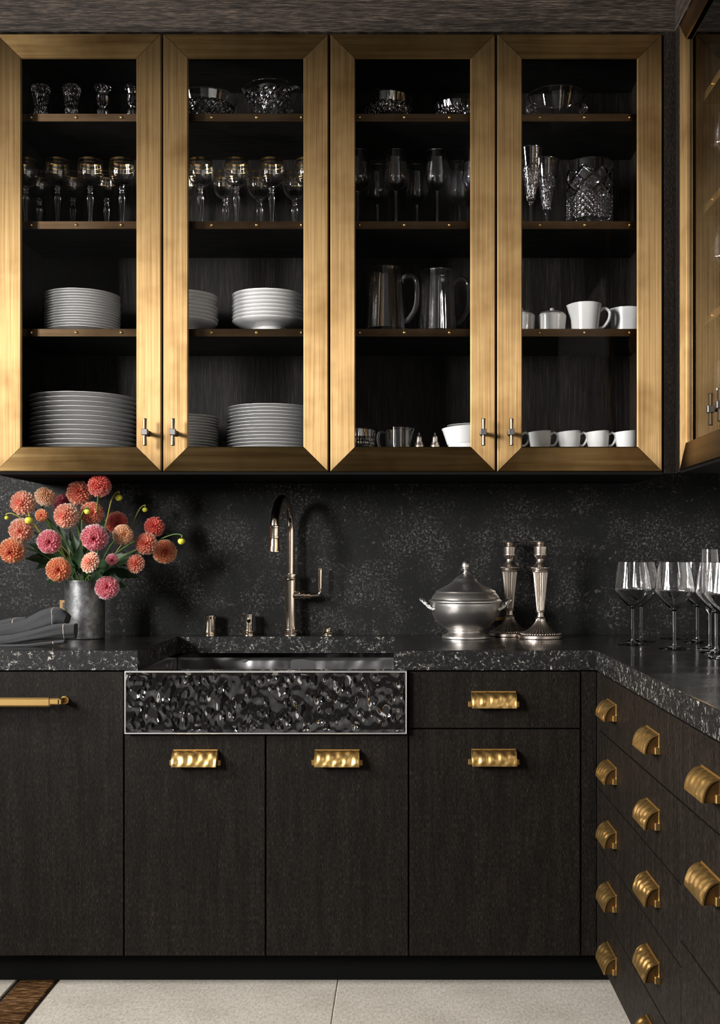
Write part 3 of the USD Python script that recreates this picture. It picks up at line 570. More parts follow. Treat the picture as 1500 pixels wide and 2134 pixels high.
for s in (-1, 1):
    base = cr([(s * 0.098, -0.034, 0.090), (s * 0.112, -0.028, 0.097), (s * 0.128, -0.02, 0.112), (s * 0.137, 0.0, 0.120), (s * 0.128, 0.02, 0.112), (s * 0.112, 0.028, 0.097), (s * 0.098, 0.034, 0.090)], 8)
    tt = np.linspace(0, 9 * PI, len(base)); strands = []
    for ph in (0, PI):
        off = np.stack([0.0 * tt, 0.0030 * np.cos(tt + ph) * 0.5, 0.0030 * np.sin(tt + ph)], 1) + np.stack([s * 0.0030 * np.cos(tt + ph), 0 * tt, 0 * tt], 1)
        strands.append(tube(base + off, 0.0038, 10))
    for e in (base[0], base[-1]):
        ic = trimesh.creation.icosphere(2, 0.0085); ic.apply_translation(e); strands.append(ic)
    part(tu, "handle", cat_(*strands), pewter, smooth=40)
def candlestick(p):
    def flut(n, depth): return lambda th, z, r: 1 - depth * np.abs(np.sin(th * n / 2))
    part(p, "base", lathe([(0, 0), (0.066, 0), (0.0675, 0.002), (0.0675, 0.010), (0.066, 0.012), (0.063, 0.013), (0.060, 0.0165), (0, 0.0165)], 64), silver, smooth=35)
    part(p, "beaded_ring", cat_(*[move(trimesh.creation.icosphere(1, 0.0026), (0.0605 * math.cos(a), 0.0605 * math.sin(a), 0.0150)) for a in np.arange(48) * 2 * PI / 48]), silver, smooth=True)
    part(p, "fluted_foot", lathe(cr([(0.057, 0.016), (0.050, 0.021), (0.036, 0.030), (0.024, 0.041), (0.016, 0.052), (0.0125, 0.060)], 4), 96, mod=flut(32, 0.09)), silver, smooth=50)
    part(p, "knop", lathe([(0.0115, 0.058), (0.0165, 0.060), (0.0170, 0.063), (0.012, 0.066), (0.0105, 0.071), (0.0105, 0.079), (0.0150, 0.081), (0.0155, 0.084), (0.0112, 0.087), (0, 0.087)], 40), silver, smooth=35)
    part(p, "fluted_stem", lathe([(0.0108, 0.086), (0.0118, 0.088), (0.0225, 0.196), (0.0232, 0.199), (0.0235, 0.203), (0, 0.203)], 128, mod=flut(20, 0.13)), silver, smooth=50)
    part(p, "shoulder", lathe([(0.020, 0.202), (0.0255, 0.204), (0.0262, 0.208), (0.0235, 0.211), (0.0275, 0.213), (0.0285, 0.2165), (0.0265, 0.2195), (0.022, 0.222), (0.016, 0.228), (0.0118, 0.236), (0.0112, 0.243), (0, 0.243)], 48), silver, smooth=35)
    part(p, "bead_band", cat_(*[move(trimesh.creation.icosphere(1, 0.0021), (0.0280 * math.cos(a), 0.0280 * math.sin(a), 0.2165)) for a in np.arange(30) * 2 * PI / 30]), silver, smooth=True)
    part(p, "fluted_cup", lathe([(0.0110, 0.241), (0.0145, 0.246), (0.0190, 0.253), (0.0200, 0.257)], 96, mod=flut(18, 0.12)), silver, smooth=50)
    part(p, "socket", lathe([(0, 0.256), (0.0192, 0.256), (0.0192, 0.259), (0.0182, 0.260), (0.0200, 0.278), (0.0200, 0.281), (0.014, 0.285), (0.0125, 0.288), (0.0135, 0.292), (0, 0.292)], 48), silver, smooth=35)
    part(p, "drip_pan", lathe([(0, 0.290), (0.014, 0.290), (0.0165, 0.2925), (0.032, 0.295), (0.0335, 0.2965), (0.0325, 0.2985), (0.012, 0.2965), (0.010, 0.285), (0, 0.285)], 48), silver, smooth=35)
cs = Proto(candlestick)
cs("candlestick", "fluted silver candlestick directly behind the tureen handle", "candlestick", (X_(1062, 3.571), 3.571 - DW, TOP), group="pair of silver candlesticks")
cs("candlestick", "fluted silver candlestick standing clear of the tureen with its whole base visible", "candlestick", (X_(1126, 3.462), 3.462 - DW, TOP), 15, group="pair of silver candlesticks")

# ------------------------------------------------------------------ drinking glasses and crystal
def angular_wine(p):
    part(p, "bowl", lathe([(0.0040, 0.100), (0.0062, 0.1045), (0.015, 0.111), (0.030, 0.126), (0.047, 0.146), (0.0527, 0.1535), (0.0538, 0.158), (0.0532, 0.163), (0.0412, 0.2350), (0.0406, 0.2356), (0.0400, 0.2350), (0.0520, 0.163), (0.0526, 0.158), (0.0516, 0.1542), (0.046, 0.1472), (0.029, 0.1278), (0.012, 0.1135), (0.004, 0.1095), (0, 0.1088)], 64), glass, smooth=35)
    part(p, "stem", lathe([(0.0, 0.1005), (0.0041, 0.1003), (0.0038, 0.085), (0.0037, 0.05), (0.0040, 0.018), (0.0058, 0.010), (0.0, 0.0085)][::-1], 24), glass, smooth=40)
    part(p, "foot", lathe([(0, 0.0), (0.0410, 0.0), (0.0425, 0.0012), (0.0412, 0.0026), (0.024, 0.0042), (0.010, 0.0070), (0.0058, 0.0095), (0, 0.0092)], 64), glass, smooth=40)
wg = Proto(angular_wine)
G = "angular wine glasses on the side worktop"
for (px, dd), lab in (((1318, 3.214), "angular wine glass at the corner end of the group, foot nearest the worktop corner"), ((1336, 3.345), "angular wine glass half hidden behind the one at the corner end"),
                      ((1405, 3.06), "angular wine glass standing alone at the front middle of the group"), ((1404, 3.445), "angular wine glass nearest the backsplash, hidden behind the front middle glass"),
                      ((1453, 3.306), "angular wine glass behind, between the front middle glass and the tall flute"), ((1492, 2.935), "angular wine glass in front of the tall flute, cut by the frame"), ((1512, 2.766), "angular wine glass closest to the viewer, mostly out of frame")):
    wg("wine_glass", lab, "wine glass", (X_(px, dd), dd - DW, TOP), group=G)
fl_ = thing("champagne_flute", "tall narrow flute rising above the wine glasses on the side worktop", "flute", (X_(1479, 3.05), 3.05 - DW, TOP))
part(fl_, "bowl", lathe([(0.004, 0.095), (0.010, 0.105), (0.022, 0.130), (0.0265, 0.155), (0.0255, 0.20), (0.0205, 0.270), (0.0199, 0.2704), (0.0195, 0.27), (0.0244, 0.20), (0.0254, 0.155), (0.020, 0.132), (0.008, 0.110), (0, 0.106)], 48), glass, smooth=35)
part(fl_, "stem", lathe([(0, 0.008), (0.0056, 0.009), (0.0038, 0.018), (0.0036, 0.06), (0.004, 0.0952), (0, 0.0955)], 24), glass, smooth=40)
part(fl_, "foot", lathe([(0, 0.0), (0.0325, 0.0), (0.0335, 0.0012), (0.032, 0.0026), (0.018, 0.0042), (0.008, 0.0070), (0.0056, 0.0088), (0, 0.0086)], 48), glass, smooth=40)

def goblet(p):
    o = cr([(0.0070, 0.131), (0.017, 0.136), (0.030, 0.147), (0.0375, 0.165), (0.0390, 0.181), (0.0365, 0.199), (0.0342, 0.2125)], 4)
    i = cr([(0.0329, 0.2125), (0.0354, 0.199), (0.0379, 0.181), (0.0364, 0.165), (0.029, 0.1487), (0.015, 0.138), (0.0, 0.1345)], 4); i[-1, 0] = 0
    part(p, "bowl", lathe(list(map(tuple, o)) + list(map(tuple, i)), 56), glass, smooth=40)
    oct_ = lambda th, z, r: 1 - 0.10 * np.abs(np.sin(th * 4))
    part(p, "stem", lathe([(0, 0.1305), (0.0070, 0.131), (0.0088, 0.127), (0.0056, 0.122), (0.0058, 0.119), (0.0078, 0.116), (0.0058, 0.113), (0.0085, 0.106), (0.0098, 0.097), (0.0080, 0.075), (0.0058, 0.045), (0.0050, 0.024), (0.0072, 0.012), (0, 0.0105)][::-1], 32, mod=oct_), glass, smooth=30)
    part(p, "foot", lathe([(0, 0), (0.034, 0), (0.0350, 0.0015), (0.033, 0.003), (0.016, 0.0065), (0.0072, 0.0115), (0, 0.0108)], 48), glass, smooth=40)
    for a, b_, e in ((0.2072, 0.2131, 0.0005), (0.1975, 0.1998, 0.0005), (0.1858, 0.1868, 0.0004)):
        R = lambda z: np.interp(z, [0.165, 0.181, 0.199, 0.2125, 0.23], [0.0375, 0.0390, 0.0365, 0.0342, 0.0315]) + e
        part(p, "gilt_band", lathe([(R(a) - 0.0002, a), (R(a) + 0.0003, a + 0.0003), (R(b_) + 0.0003, b_ - 0.0003), (R(b_) - 0.0002, b_), (R(a) - 0.0002, a)], 56), gold_band, smooth=50)
gb = Proto(goblet)
SH = {1: 1.460, 2: SHELF_Z[0], 3: SHELF_Z[1], 4: SHELF_Z[2]}
words = ["first", "second", "third", "fourth", "fifth", "sixth", "seventh", "eighth", "ninth", "tenth", "eleventh", "twelfth", "thirteenth", "fourteenth", "fifteenth", "sixteenth"]
G = "gilt-rimmed goblets in the left cabinet"
n = 0
for n, px in enumerate((54, 120, 188, 254)):
    gb("goblet", f"gilt-rimmed goblet, {words[n]} from the left in the front row behind the leftmost door", "goblet", (X_(px, 3.40), 3.40 - DW, SH[3]), 11 * n, G)
for n, px in enumerate((82, 152, 222)):
    gb("goblet", f"gilt-rimmed goblet, {words[n]} from the left in the shadowed back row behind the leftmost door", "goblet", (X_(px, 3.515), 3.515 - DW, SH[3]), 17 * n, G)
for n, px in enumerate((418, 493, 566, 641)):
    gb("goblet", f"gilt-rimmed goblet, {words[n]} from the left in the front row behind the second door", "goblet", (X_(px, 3.40), 3.40 - DW, SH[3]), 13 * n, G)
for n, px in enumerate((386, 470, 541, 614)):
    gb("goblet", f"gilt-rimmed goblet, {words[n]} from the left in the back row behind the second door", "goblet", (X_(px, 3.515), 3.515 - DW, SH[3]), 19 * n, G)
def tapered_wine(p):
    part(p, "bowl", lathe([(0.0045, 0.120), (0.012, 0.122), (0.026, 0.130), (0.0385, 0.150), (0.0400, 0.157), (0.0392, 0.164), (0.0322, 0.2360), (0.0328, 0.2378), (0.0318, 0.2385), (0.0306, 0.2375), (0.0306, 0.2355), (0.0381, 0.164), (0.0388, 0.157), (0.0375, 0.151), (0.025, 0.1318), (0.008, 0.1245), (0, 0.1238)], 56), glass, smooth=40)
    part(p, "stem", lathe([(0, 0.0085), (0.0055, 0.0095), (0.0038, 0.018), (0.0033, 0.06), (0.0035, 0.105), (0.0048, 0.1202), (0, 0.1206)], 24), glass, smooth=40)
    part(p, "foot", lathe([(0, 0), (0.0385, 0), (0.0395, 0.0012), (0.038, 0.0025), (0.02, 0.0045), (0.009, 0.0072), (0.0055, 0.0096), (0, 0.0092)], 48), glass, smooth=40)
tw = Proto(tapered_wine)
G = "tapered wine glasses behind the third door"
for n, (px, lab) in enumerate(((746, "front tapered wine glass half hidden at the hinge side of the third door"), (825, "front tapered wine glass above the first glass pitcher"), (911, "front tapered wine glass with the brightest streaks, above the second pitcher"), (990, "front tapered wine glass half hidden at the handle side of the third door"))):
    tw("wine_glass", lab, "wine glass", (X_(px, 3.40), 3.40 - DW, SH[3]), 0, G)
for n, (px, lab) in enumerate(((787, "dim back-row tapered wine glass nearest the hinge side of the third door"), (869, "dim back-row tapered wine glass in the middle behind the third door"), (957, "dim back-row tapered wine glass nearest the handle side of the third door"))):
    tw("wine_glass", lab, "wine glass", (X_(px, 3.53), 3.53 - DW, SH[3]), 0, G)
# glasses behind the angled pane
tw("wine_glass", "tapered wine glass on the middle shelf behind the angled side pane", "wine glass", (0.887, 3.118 - DW, SH[2]), 0, "glasses behind the angled pane")
tw("wine_glass", "tapered wine glass at the bottom behind the angled side pane, by the handles", "wine glass", (0.887, 3.118 - DW, SH[1]), 0, "glasses behind the angled pane")
tw("wine_glass", "tapered wine glass on the upper shelf behind the angled side pane", "wine glass", (0.889, 3.118 - DW, SH[3]), 0, "glasses behind the angled pane")

def cut(n, rows, z0, z1, depth):
    """Radius modulation of diamond-cut crystal between z0 and z1."""
    def f(th, z, r):
        if z < z0 or z > z1: return np.ones_like(th)
        t = (z - z0) / (z1 - z0) * rows
        a, b_ = (th * n / (2 * PI) + t) % 1, (th * n / (2 * PI) - t) % 1
        return 1 - depth * (1 - np.minimum(np.minimum(a, 1 - a), np.minimum(b_, 1 - b_)) * 4).clip(0, 1)
    return f
def dense(prof, step=0.003):
    out = [prof[0]]
    for a, b_ in zip(prof[:-1], prof[1:]):
        n_ = max(1, int(math.hypot(b_[0] - a[0], b_[1] - a[1]) / step))
        out += [(a[0] + (b_[0] - a[0]) * i / n_, a[1] + (b_[1] - a[1]) * i / n_) for i in range(1, n_ + 1)]
    return out
# ice bucket
ib = thing("ice_bucket", "large diamond-cut crystal ice bucket beside the two trumpet flutes", "ice bucket", (X_(1228.5, 3.41), 3.41 - DW, SH[3]))
def bucket_mod(th, z, r):
    if r < 0.0665: return np.ones_like(th)
    if z < 0.105: return cut(24, 5, 0.004, 0.105, 0.085)(th, z, r)
    if z < 0.182:
        t = (z - 0.105) / 0.077 * 1.5; a, b_ = (th * 8 / (2 * PI) + t) % 1, (th * 8 / (2 * PI) - t) % 1
        w = np.minimum(np.minimum(a, 1 - a), np.minimum(b_, 1 - b_)); return 1 - 0.075 * (1 - w * 7).clip(0, 1) * min(1, (0.182 - z) / 0.01)
    return np.ones_like(th)
part(ib, "cut_body", lathe([(0, 0.0)] + dense([(0.062, 0.0), (0.0695, 0.004), (0.0703, 0.105), (0.0705, 0.203)], 0.0025) + [(0.0690, 0.205), (0.0660, 0.204), (0.0655, 0.16), (0.063, 0.03), (0.05, 0.018), (0, 0.017)], 144, mod=bucket_mod), crystal)
# trumpet flutes
def trumpet(p):
    prof_o = dense([(0.0042, 0.075), (0.0125, 0.092), (0.021, 0.140), (0.030, 0.188), (0.0392, 0.2390), (0.0402, 0.2405), (0.0400, 0.2418)], 0.004); prof_i = [(0.0388, 0.2425), (0.0376, 0.2410), (0.0280, 0.188), (0.0190, 0.138), (0.0100, 0.098), (0.0, 0.092)]
    m = lambda th, z, r: (cut(14, 3.5, 0.085, 0.19, 0.13)(th, z, r) if r > np.interp(z, [0.09, 0.14, 0.188, 0.24], [0.0112, 0.0203, 0.0295, 0.037]) else np.ones_like(th))
    part(p, "bowl", lathe(prof_o + prof_i, 84, mod=m), crystal, smooth=20)
    part(p, "stem", lathe([(0, 0.0085), (0.0058, 0.0095), (0.0042, 0.02), (0.0038, 0.05), (0.0042, 0.0752), (0, 0.0756)], 24), crystal, smooth=40)
    part(p, "foot", lathe([(0, 0), (0.032, 0), (0.033, 0.0012), (0.0315, 0.0028), (0.016, 0.0052), (0.0058, 0.0096), (0, 0.0092)], 48), crystal, smooth=40)
tf = Proto(trumpet)
tf("champagne_flute", "cut crystal trumpet flute in front, tight against the frame of the last main door", "flute", (X_(1106, 3.39), 3.39 - DW, SH[3]), 0, "pair of trumpet flutes")
tf("champagne_flute", "cut crystal trumpet flute set back between its twin and the ice bucket", "flute", (X_(1139, 3.485), 3.485 - DW, SH[3]), 30, "pair of trumpet flutes")
# bowls on the top shelf
def cut_bowl(p, R=0.094, H=0.090, r0=0.045):
    o = dense([(r0, 0.002), (r0 + (R - r0) * 0.62, H * 0.42), (R - 0.001, H - 0.002)], 0.004)
    m = lambda th, z, r: (cut(22, 3, 0.004, H * 0.72, 0.07)(th, z, r) if r > np.interp(z, [0, H * 0.42, H], [r0 - 0.003, r0 + (R - r0) * 0.62 - 0.003, R - 0.004]) else np.ones_like(th))
    part(p, "cut_body", lathe([(0, 0.0), (r0 - 0.003, 0.0)] + o + [(R + 0.0016, H), (R + 0.0012, H + 0.0018), (R - 0.0012, H + 0.0028), (R - 0.0040, H + 0.0010), (R - 0.006, H - 0.003), (r0 + (R - r0) * 0.55, H * 0.44), (r0 - 0.006, 0.012), (0, 0.010)], 132, mod=m), crystal, smooth=15)
bp = thing("crystal_bowl", "wide cut crystal bowl on the top shelf beside the crystal sauce boat", "bowl", (X_(430, 3.42), 3.42 - DW, SH[4])); cut_bowl(bp)
bp = thing("crystal_bowl", "low cut crystal bowl on the top shelf behind the third door, handle side", "bowl", (X_(952, 3.42), 3.42 - DW, SH[4])); cut_bowl(bp, 0.076, 0.066, 0.045)
bp = thing("glass_bowl", "faint glass bowl in shadow on the top shelf behind the third door, hinge side", "bowl", (X_(806, 3.45), 3.45 - DW, SH[4])); cut_bowl(bp, 0.083, 0.100, 0.05)
bp = thing("crystal_bowl", "cut crystal bowl on the cabinet floor at the hinge side of the third door", "bowl", (X_(742, 3.40), 3.40 - DW, SH[1])); cut_bowl(bp, 0.062, 0.083, 0.045)
# sauce boat
sb = thing("sauce_boat", "cut crystal sauce boat with a long pouring lip on the top shelf", "sauce boat", (X_(563, 3.42), 3.42 - DW, SH[4]))
prof = [(0, 0.0), (0.024, 0.0), (0.026, 0.004), (0.0215, 0.010), (0.024, 0.014)] + dense([(0.030, 0.022), (0.050, 0.055), (0.062, 0.095), (0.063, 0.128)], 0.004) + [(0.0615, 0.130), (0.0590, 0.128), (0.058, 0.095), (0.046, 0.058), (0.024, 0.024), (0, 0.020)]
v, f = lathe(prof, 120, mod=lambda th, z, r: (cut(18, 3.0, 0.03, 0.105, 0.055)(th, z, r) if r > np.interp(z, [0.02, 0.055, 0.095, 0.13], [0.026, 0.0465, 0.0595, 0.0605]) else np.ones_like(th)))
ang = np.arctan2(v[:, 1], -v[:, 0]); w = np.exp(-(ang / 0.55) ** 2) * np.clip((v[:, 2] - 0.05) / 0.08, 0, 1) ** 1.2
v[:, 0] -= 0.026 * w; v[:, 1] *= 1 - 0.25 * w; v[:, 2] += 0.010 * np.clip(v[:, 2] / 0.13, 0, 1) ** 3 * np.cos(ang) ** 2 * np.where(np.abs(ang) > PI / 2, 0.6, 0.25) - 0.006 * w
part(sb, "body", (v, f), crystal, smooth=15)
part(sb, "handle", tube(cr([(0.060, 0, 0.118), (0.074, 0, 0.130), (0.086, 0, 0.120), (0.084, 0, 0.090), (0.070, 0, 0.062), (0.050, 0, 0.052)], 6), 0.0055, 14), crystal, smooth=40)
# handled glass bowl
hb = thing("glass_bowl", "plain round glass bowl with two scroll handles on the top shelf", "bowl", (X_(1159, 3.42), 3.42 - DW, SH[4]))
o = cr([(0.030, 0.0), (0.046, 0.012), (0.062, 0.038), (0.071, 0.062), (0.079, 0.085), (0.0855, 0.0955), (0.0875, 0.0975), (0.0872, 0.0995)], 5); i = cr([(0.0850, 0.1005), (0.0832, 0.0975), (0.0766, 0.085), (0.0692, 0.062), (0.060, 0.038), (0.043, 0.0145), (0.0, 0.006)], 5); i[-1, 0] = 0
part(hb, "body", lathe([(0, 0)] + list(map(tuple, o)) + list(map(tuple, i)), 64), glass, smooth=40)
for s in (-1, 1):
    t = np.linspace(0, 2.6 * PI, 34); rad = np.linspace(0.015, 0.006, 34)
    part(hb, "scroll_handle", tube(np.stack([s * (0.0725 + rad * np.sin(t) * 0.8 + 0.004), -0.012 + 0.012 * t / t[-1], 0.056 + rad * np.cos(t)], 1), np.linspace(0.0058, 0.0048, 34), 12), glass, smooth=40)
# candle holders
def holder_a(p):
    oct_ = lambda th, z, r: 1 - 0.06 * np.abs(np.sin(th * 6))
    part(p, "holder_body", lathe([(0, 0), (0.030, 0.0), (0.031, 0.006), (0.016, 0.016), (0.0135, 0.024)] + dense([(0.0135, 0.024), (0.0165, 0.050), (0.0150, 0.060)], 0.006) + [(0.0085, 0.066), (0.0095, 0.070), (0.0158, 0.078), (0.0165, 0.092), (0.0155, 0.106), (0.0195, 0.118), (0.0265, 0.124), (0.0262, 0.129), (0.0240, 0.1305), (0.0135, 0.126), (0.0110, 0.110), (0, 0.105)], 48, mod=oct_), crystal)
def holder_b(p):
    m = cut(12, 4, 0.02, 0.125, 0.10)
    part(p, "holder_body", lathe([(0, 0), (0.034, 0.0), (0.035, 0.006), (0.024, 0.020)] + dense([(0.024, 0.020), (0.0185, 0.060), (0.0165, 0.070), (0.021, 0.078), (0.024, 0.100), (0.028, 0.118), (0.0265, 0.1295)], 0.006) + [(0.0150, 0.129), (0.0130, 0.105), (0, 0.102)], 48, mod=lambda th, z, r: m(th, z, r) if r > 0.0158 else np.ones_like(th)), crystal)
ha, hb_ = Proto(holder_a), Proto(holder_b)
hb_("candle_holder", "chunky cut crystal candle holder, most shadowed, far left on the top shelf", "candle holder", (X_(85, 3.42), 3.42 - DW, SH[4]), 0, "crystal candle holders")
hb_("candle_holder", "chunky cut crystal candle holder in half shadow, next to the far left one", "candle holder", (X_(149, 3.42), 3.42 - DW, SH[4]), 14, "crystal candle holders")
ha("candle_holder", "bright crystal candle holder with flared rim, wholly visible on the top shelf", "candle holder", (X_(213.5, 3.42), 3.42 - DW, SH[4]), 0, "crystal candle holders")
ha("candle_holder", "bright crystal candle holder with flared rim, cut off by the leftmost door's frame", "candle holder", (X_(277, 3.42), 3.42 - DW, SH[4]), 20, "crystal candle holders")
# pitchers
def pitcher(p):
    ny = lambda th, z, r: 1 + 0.011 * np.cos(th * 18)
    v, f = lathe([(0, 0), (0.058, 0.0), (0.0610, 0.003)] + dense([(0.0610, 0.003), (0.0535, 0.11), (0.0475, 0.203)], 0.01) + [(0.0488, 0.2050), (0.0486, 0.2070), (0.0468, 0.2082), (0.0448, 0.2068), (0.0446, 0.204), (0.0510, 0.11), (0.0570, 0.022), (0.05, 0.016), (0, 0.015)], 180, mod=ny)
    ang = np.arctan2(v[:, 1], -v[:, 0]); w = np.exp(-(ang / 0.5) ** 2) * np.clip((v[:, 2] - 0.165) / 0.04, 0, 1) ** 1.5
    v[:, 0] -= 0.016 * w; v[:, 1] *= 1 - 0.35 * w; v[:, 2] += -0.002 * w
    part(p, "jug_body", (v, f), glass, smooth=40)
    part(p, "handle", tube(cr([(0.046, 0, 0.165), (0.056, 0, 0.182), (0.078, 0, 0.186), (0.093, 0, 0.165), (0.094, 0, 0.115), (0.086, 0, 0.080), (0.066, 0, 0.052), (0.056, 0, 0.050)], 6), [0.007] * 43, 14), glass, smooth=40)
pt = Proto(pitcher)
pt("pitcher", "tall clear glass pitcher, the left one of the pair, spout at the frame", "pitcher", (X_(804, 3.425), 3.425 - DW, SH[2]), 0, "pair of glass pitchers")
pt("pitcher", "tall clear glass pitcher whose handle nearly touches the third door's handle-side frame", "pitcher", (X_(912, 3.455), 3.455 - DW, SH[2]), 0, "pair of glass pitchers")
# glass creamer and shakers
gc = thing("glass_creamer", "small clear glass creamer with a looped handle on the cabinet floor", "creamer", (X_(829, 3.40), 3.40 - DW, SH[1]))
v, f = lathe([(0, 0), (0.036, 0), (0.038, 0.004), (0.0395, 0.045), (0.041, 0.088), (0.0395, 0.0895), (0.0385, 0.088), (0.037, 0.045), (0.0355, 0.014), (0, 0.010)], 60, mod=lambda th, z, r: 1 + 0.008 * np.cos(th * 10))
ang = np.arctan2(v[:, 1], v[:, 0]); w = np.exp(-(ang / 0.45) ** 2) * np.clip((v[:, 2] - 0.06) / 0.028, 0, 1); v[:, 0] += 0.010 * w
part(gc, "body", (v, f), glass, smooth=40)
part(gc, "handle", tube(cr([(-0.038, 0, 0.074), (-0.052, 0, 0.078), (-0.060, 0, 0.060), (-0.054, 0, 0.032), (-0.038, 0, 0.022)], 6), 0.0045, 12), glass, smooth=40)
def shaker(p):
    part(p, "body", lathe([(0, 0), (0.015, 0), (0.0155, 0.003), (0.011, 0.008), (0.013, 0.022), (0.0145, 0.034), (0.0105, 0.042), (0, 0.042)], 28), silver, smooth=35)
    part(p, "cap", lathe([(0, 0.040), (0.0115, 0.041), (0.012, 0.044), (0.0085, 0.046), (0.0085, 0.058), (0.006, 0.064), (0.0022, 0.067), (0.003, 0.070), (0.0012, 0.0745), (0, 0.075)], 24), silver, smooth=35)
sh = Proto(shaker)
sh("salt_shaker", "tiny domed silver shaker next to the glass creamer", "shaker", (X_(873, 3.39), 3.39 - DW, SH[1]), 0, "pair of silver shakers")
sh("salt_shaker", "tiny domed silver shaker nearer the white bowl", "shaker", (X_(906, 3.39), 3.39 - DW, SH[1]), 0, "pair of silver shakers")

# ------------------------------------------------------------------ porcelain
def plate_mesh(R, h):
    return lathe([(0, 0.002), (R * 0.56, 0.002), (R * 0.58, 0.0), (R * 0.61, 0.0), (R * 0.64, h * 0.28), (R * 0.97, h - 0.0022), (R, h - 0.0012), (R * 0.997, h), (R * 0.96, h - 0.0002), (R * 0.62, h * 0.42), (0, h * 0.40)], 72)
def stack(name, cat, R, h, step, count, loc, what, group, mat=porcelain, foot=None):
    pr = Proto(lambda p: part(p, "dish", foot or plate_mesh(R, h), mat, smooth=35))
    for k in range(count):
        t = count - 1 - k
        where = "topmost of" if t == 0 else "lowest of" if k == 0 else f"{words[t]} from the top of"
        j = RNG.uniform(-0.0012, 0.0012, 2)
        pr(name, f"{what}, {where} its stack {loc[3]}", cat, (loc[0] + j[0], loc[1] + j[1], loc[2] + k * step), 0, group)
stack("dinner_plate", "plate", 0.1600, 0.020, 0.01385, 13, (X_(174, 3.462), 3.462 - DW, SH[1], "on the cabinet floor, leftmost door"), "large white plate", "large white plates in the leftmost door")
stack("salad_plate", "plate", 0.1120, 0.014, 0.0078, 15, (X_(172.5, 3.425), 3.425 - DW, SH[2], "above the large plates"), "white salad plate", "white salad plates in the leftmost door")
stack("side_plate", "plate", 0.1120, 0.014, 0.0085, 14, (X_(378, 3.44), 3.44 - DW, SH[1], "behind the second door's hinge side"), "white side plate", "white side plates in the second door")
stack("dinner_plate", "plate", 0.1350, 0.018, 0.0102, 14, (X_(566, 3.437), 3.437 - DW, SH[1], "below the wider bowl stack"), "white dinner plate", "white dinner plates in the second door")
def coupe(R, Hh, rf, hf):
    return lathe([(0, 0.003), (rf * 0.86, 0.003), (rf * 0.90, 0.0), (rf, 0.0), (rf * 0.96, hf * 0.8), (rf + 0.004, hf), (R * 0.80, Hh * 0.62 + 0.004), (R * 0.97, Hh - 0.006), (R, Hh - 0.0015), (R * 0.995, Hh), (R * 0.965, Hh - 0.003), (R * 0.78, Hh * 0.62 + 0.009), (rf, hf + 0.005), (0, hf + 0.003)], 72)
stack("soup_bowl", "bowl", 0.112, 0.046, 0.0112, 8, (X_(561, 3.43), 3.43 - DW, SH[2], "in the second door"), "white coupe bowl", "white coupe bowls, wider stack", foot=coupe(0.112, 0.046, 0.052, 0.026))
stack("soup_bowl", "bowl", 0.105, 0.046, 0.0112, 8, (X_(382, 3.435), 3.435 - DW, SH[2], "cut by the second door frame"), "white coupe bowl", "white coupe bowls, half hidden stack", foot=coupe(0.105, 0.046, 0.046, 0.026))
stack("saucer", "saucer", 0.080, 0.014, 0.0075, 14, (X_(984, 3.538), 3.538 - DW, SH[1], "in shadow behind the white bowl"), "white saucer", "shadowed saucers in the third door")
wb = thing("serving_bowl", "deep white bowl tilted before the shadowed saucers, third door", "bowl", (X_(972, 3.375), 3.375 - DW, SH[1] + 0.001), tilt=(0, -4, 0))
part(wb, "bowl_body", lathe([(0, 0.004), (0.046, 0.004), (0.048, 0.0), (0.052, 0.0), (0.053, 0.036), (0.056, 0.040), (0.066, 0.078), (0.0690, 0.086), (0.0672, 0.087), (0.064, 0.078), (0.052, 0.045), (0, 0.040)], 64), porcelain, smooth=35)
def handle_loop(pts, r, flat=0.65, n=14):
    v, f = tube(cr(pts, 6), r, n); v[:, 1] *= 1 / flat * 0.9; return v, f
def sugar(p):
    part(p, "pot", lathe([(0, 0), (0.036, 0), (0.039, 0.003), (0.0425, 0.050), (0.0430, 0.056), (0.041, 0.058), (0.036, 0.056), (0, 0.054)], 56), porcelain, smooth=35)
    part(p, "lid", lathe([(0, 0.0575), (0.0415, 0.0580), (0.0415, 0.0595), (0.036, 0.066), (0.020, 0.0705), (0.006, 0.072), (0.0052, 0.075), (0.0068, 0.079), (0.0055, 0.081), (0, 0.0815)], 56), porcelain, smooth=35)
    part(p, "gold_line", lathe([(0.0392, 0.0622), (0.0397, 0.0620), (0.0380, 0.0642), (0.0376, 0.0643), (0.0392, 0.0622)], 56), gold_band, smooth=40)
su = Proto(sugar)
su("sugar_bowl", "lidded white sugar bowl, mostly hidden by the frame beside its twin", "sugar bowl", (X_(1085, 3.395), 3.395 - DW, SH[2]), 0, "pair of sugar bowls")
su("sugar_bowl", "lidded white sugar bowl with gold line, wholly visible beside the mugs", "sugar bowl", (X_(1150, 3.395), 3.395 - DW, SH[2]), 0, "pair of sugar bowls")
mg = thing("creamer_jug", "white porcelain creamer with a small lip and looped handle, beside the sugar bowl", "creamer", (X_(1219, 3.39), 3.39 - DW, SH[2]))
v, f = lathe([(0, 0.002), (0.036, 0.002), (0.038, 0.0), (0.0395, 0.002), (0.043, 0.045), (0.0485, 0.086), (0.0490, 0.0905), (0.0472, 0.091), (0.046, 0.086), (0.040, 0.045), (0.036, 0.008), (0, 0.006)], 64)
ang = np.arctan2(v[:, 1], -v[:, 0]); w = np.exp(-(ang / 0.5) ** 2) * np.clip((v[:, 2] - 0.06) / 0.03, 0, 1) ** 1.5; v[:, 0] -= 0.008 * w; v[:, 2] -= 0.003 * w
part(mg, "body", (v, f), porcelain, smooth=40)
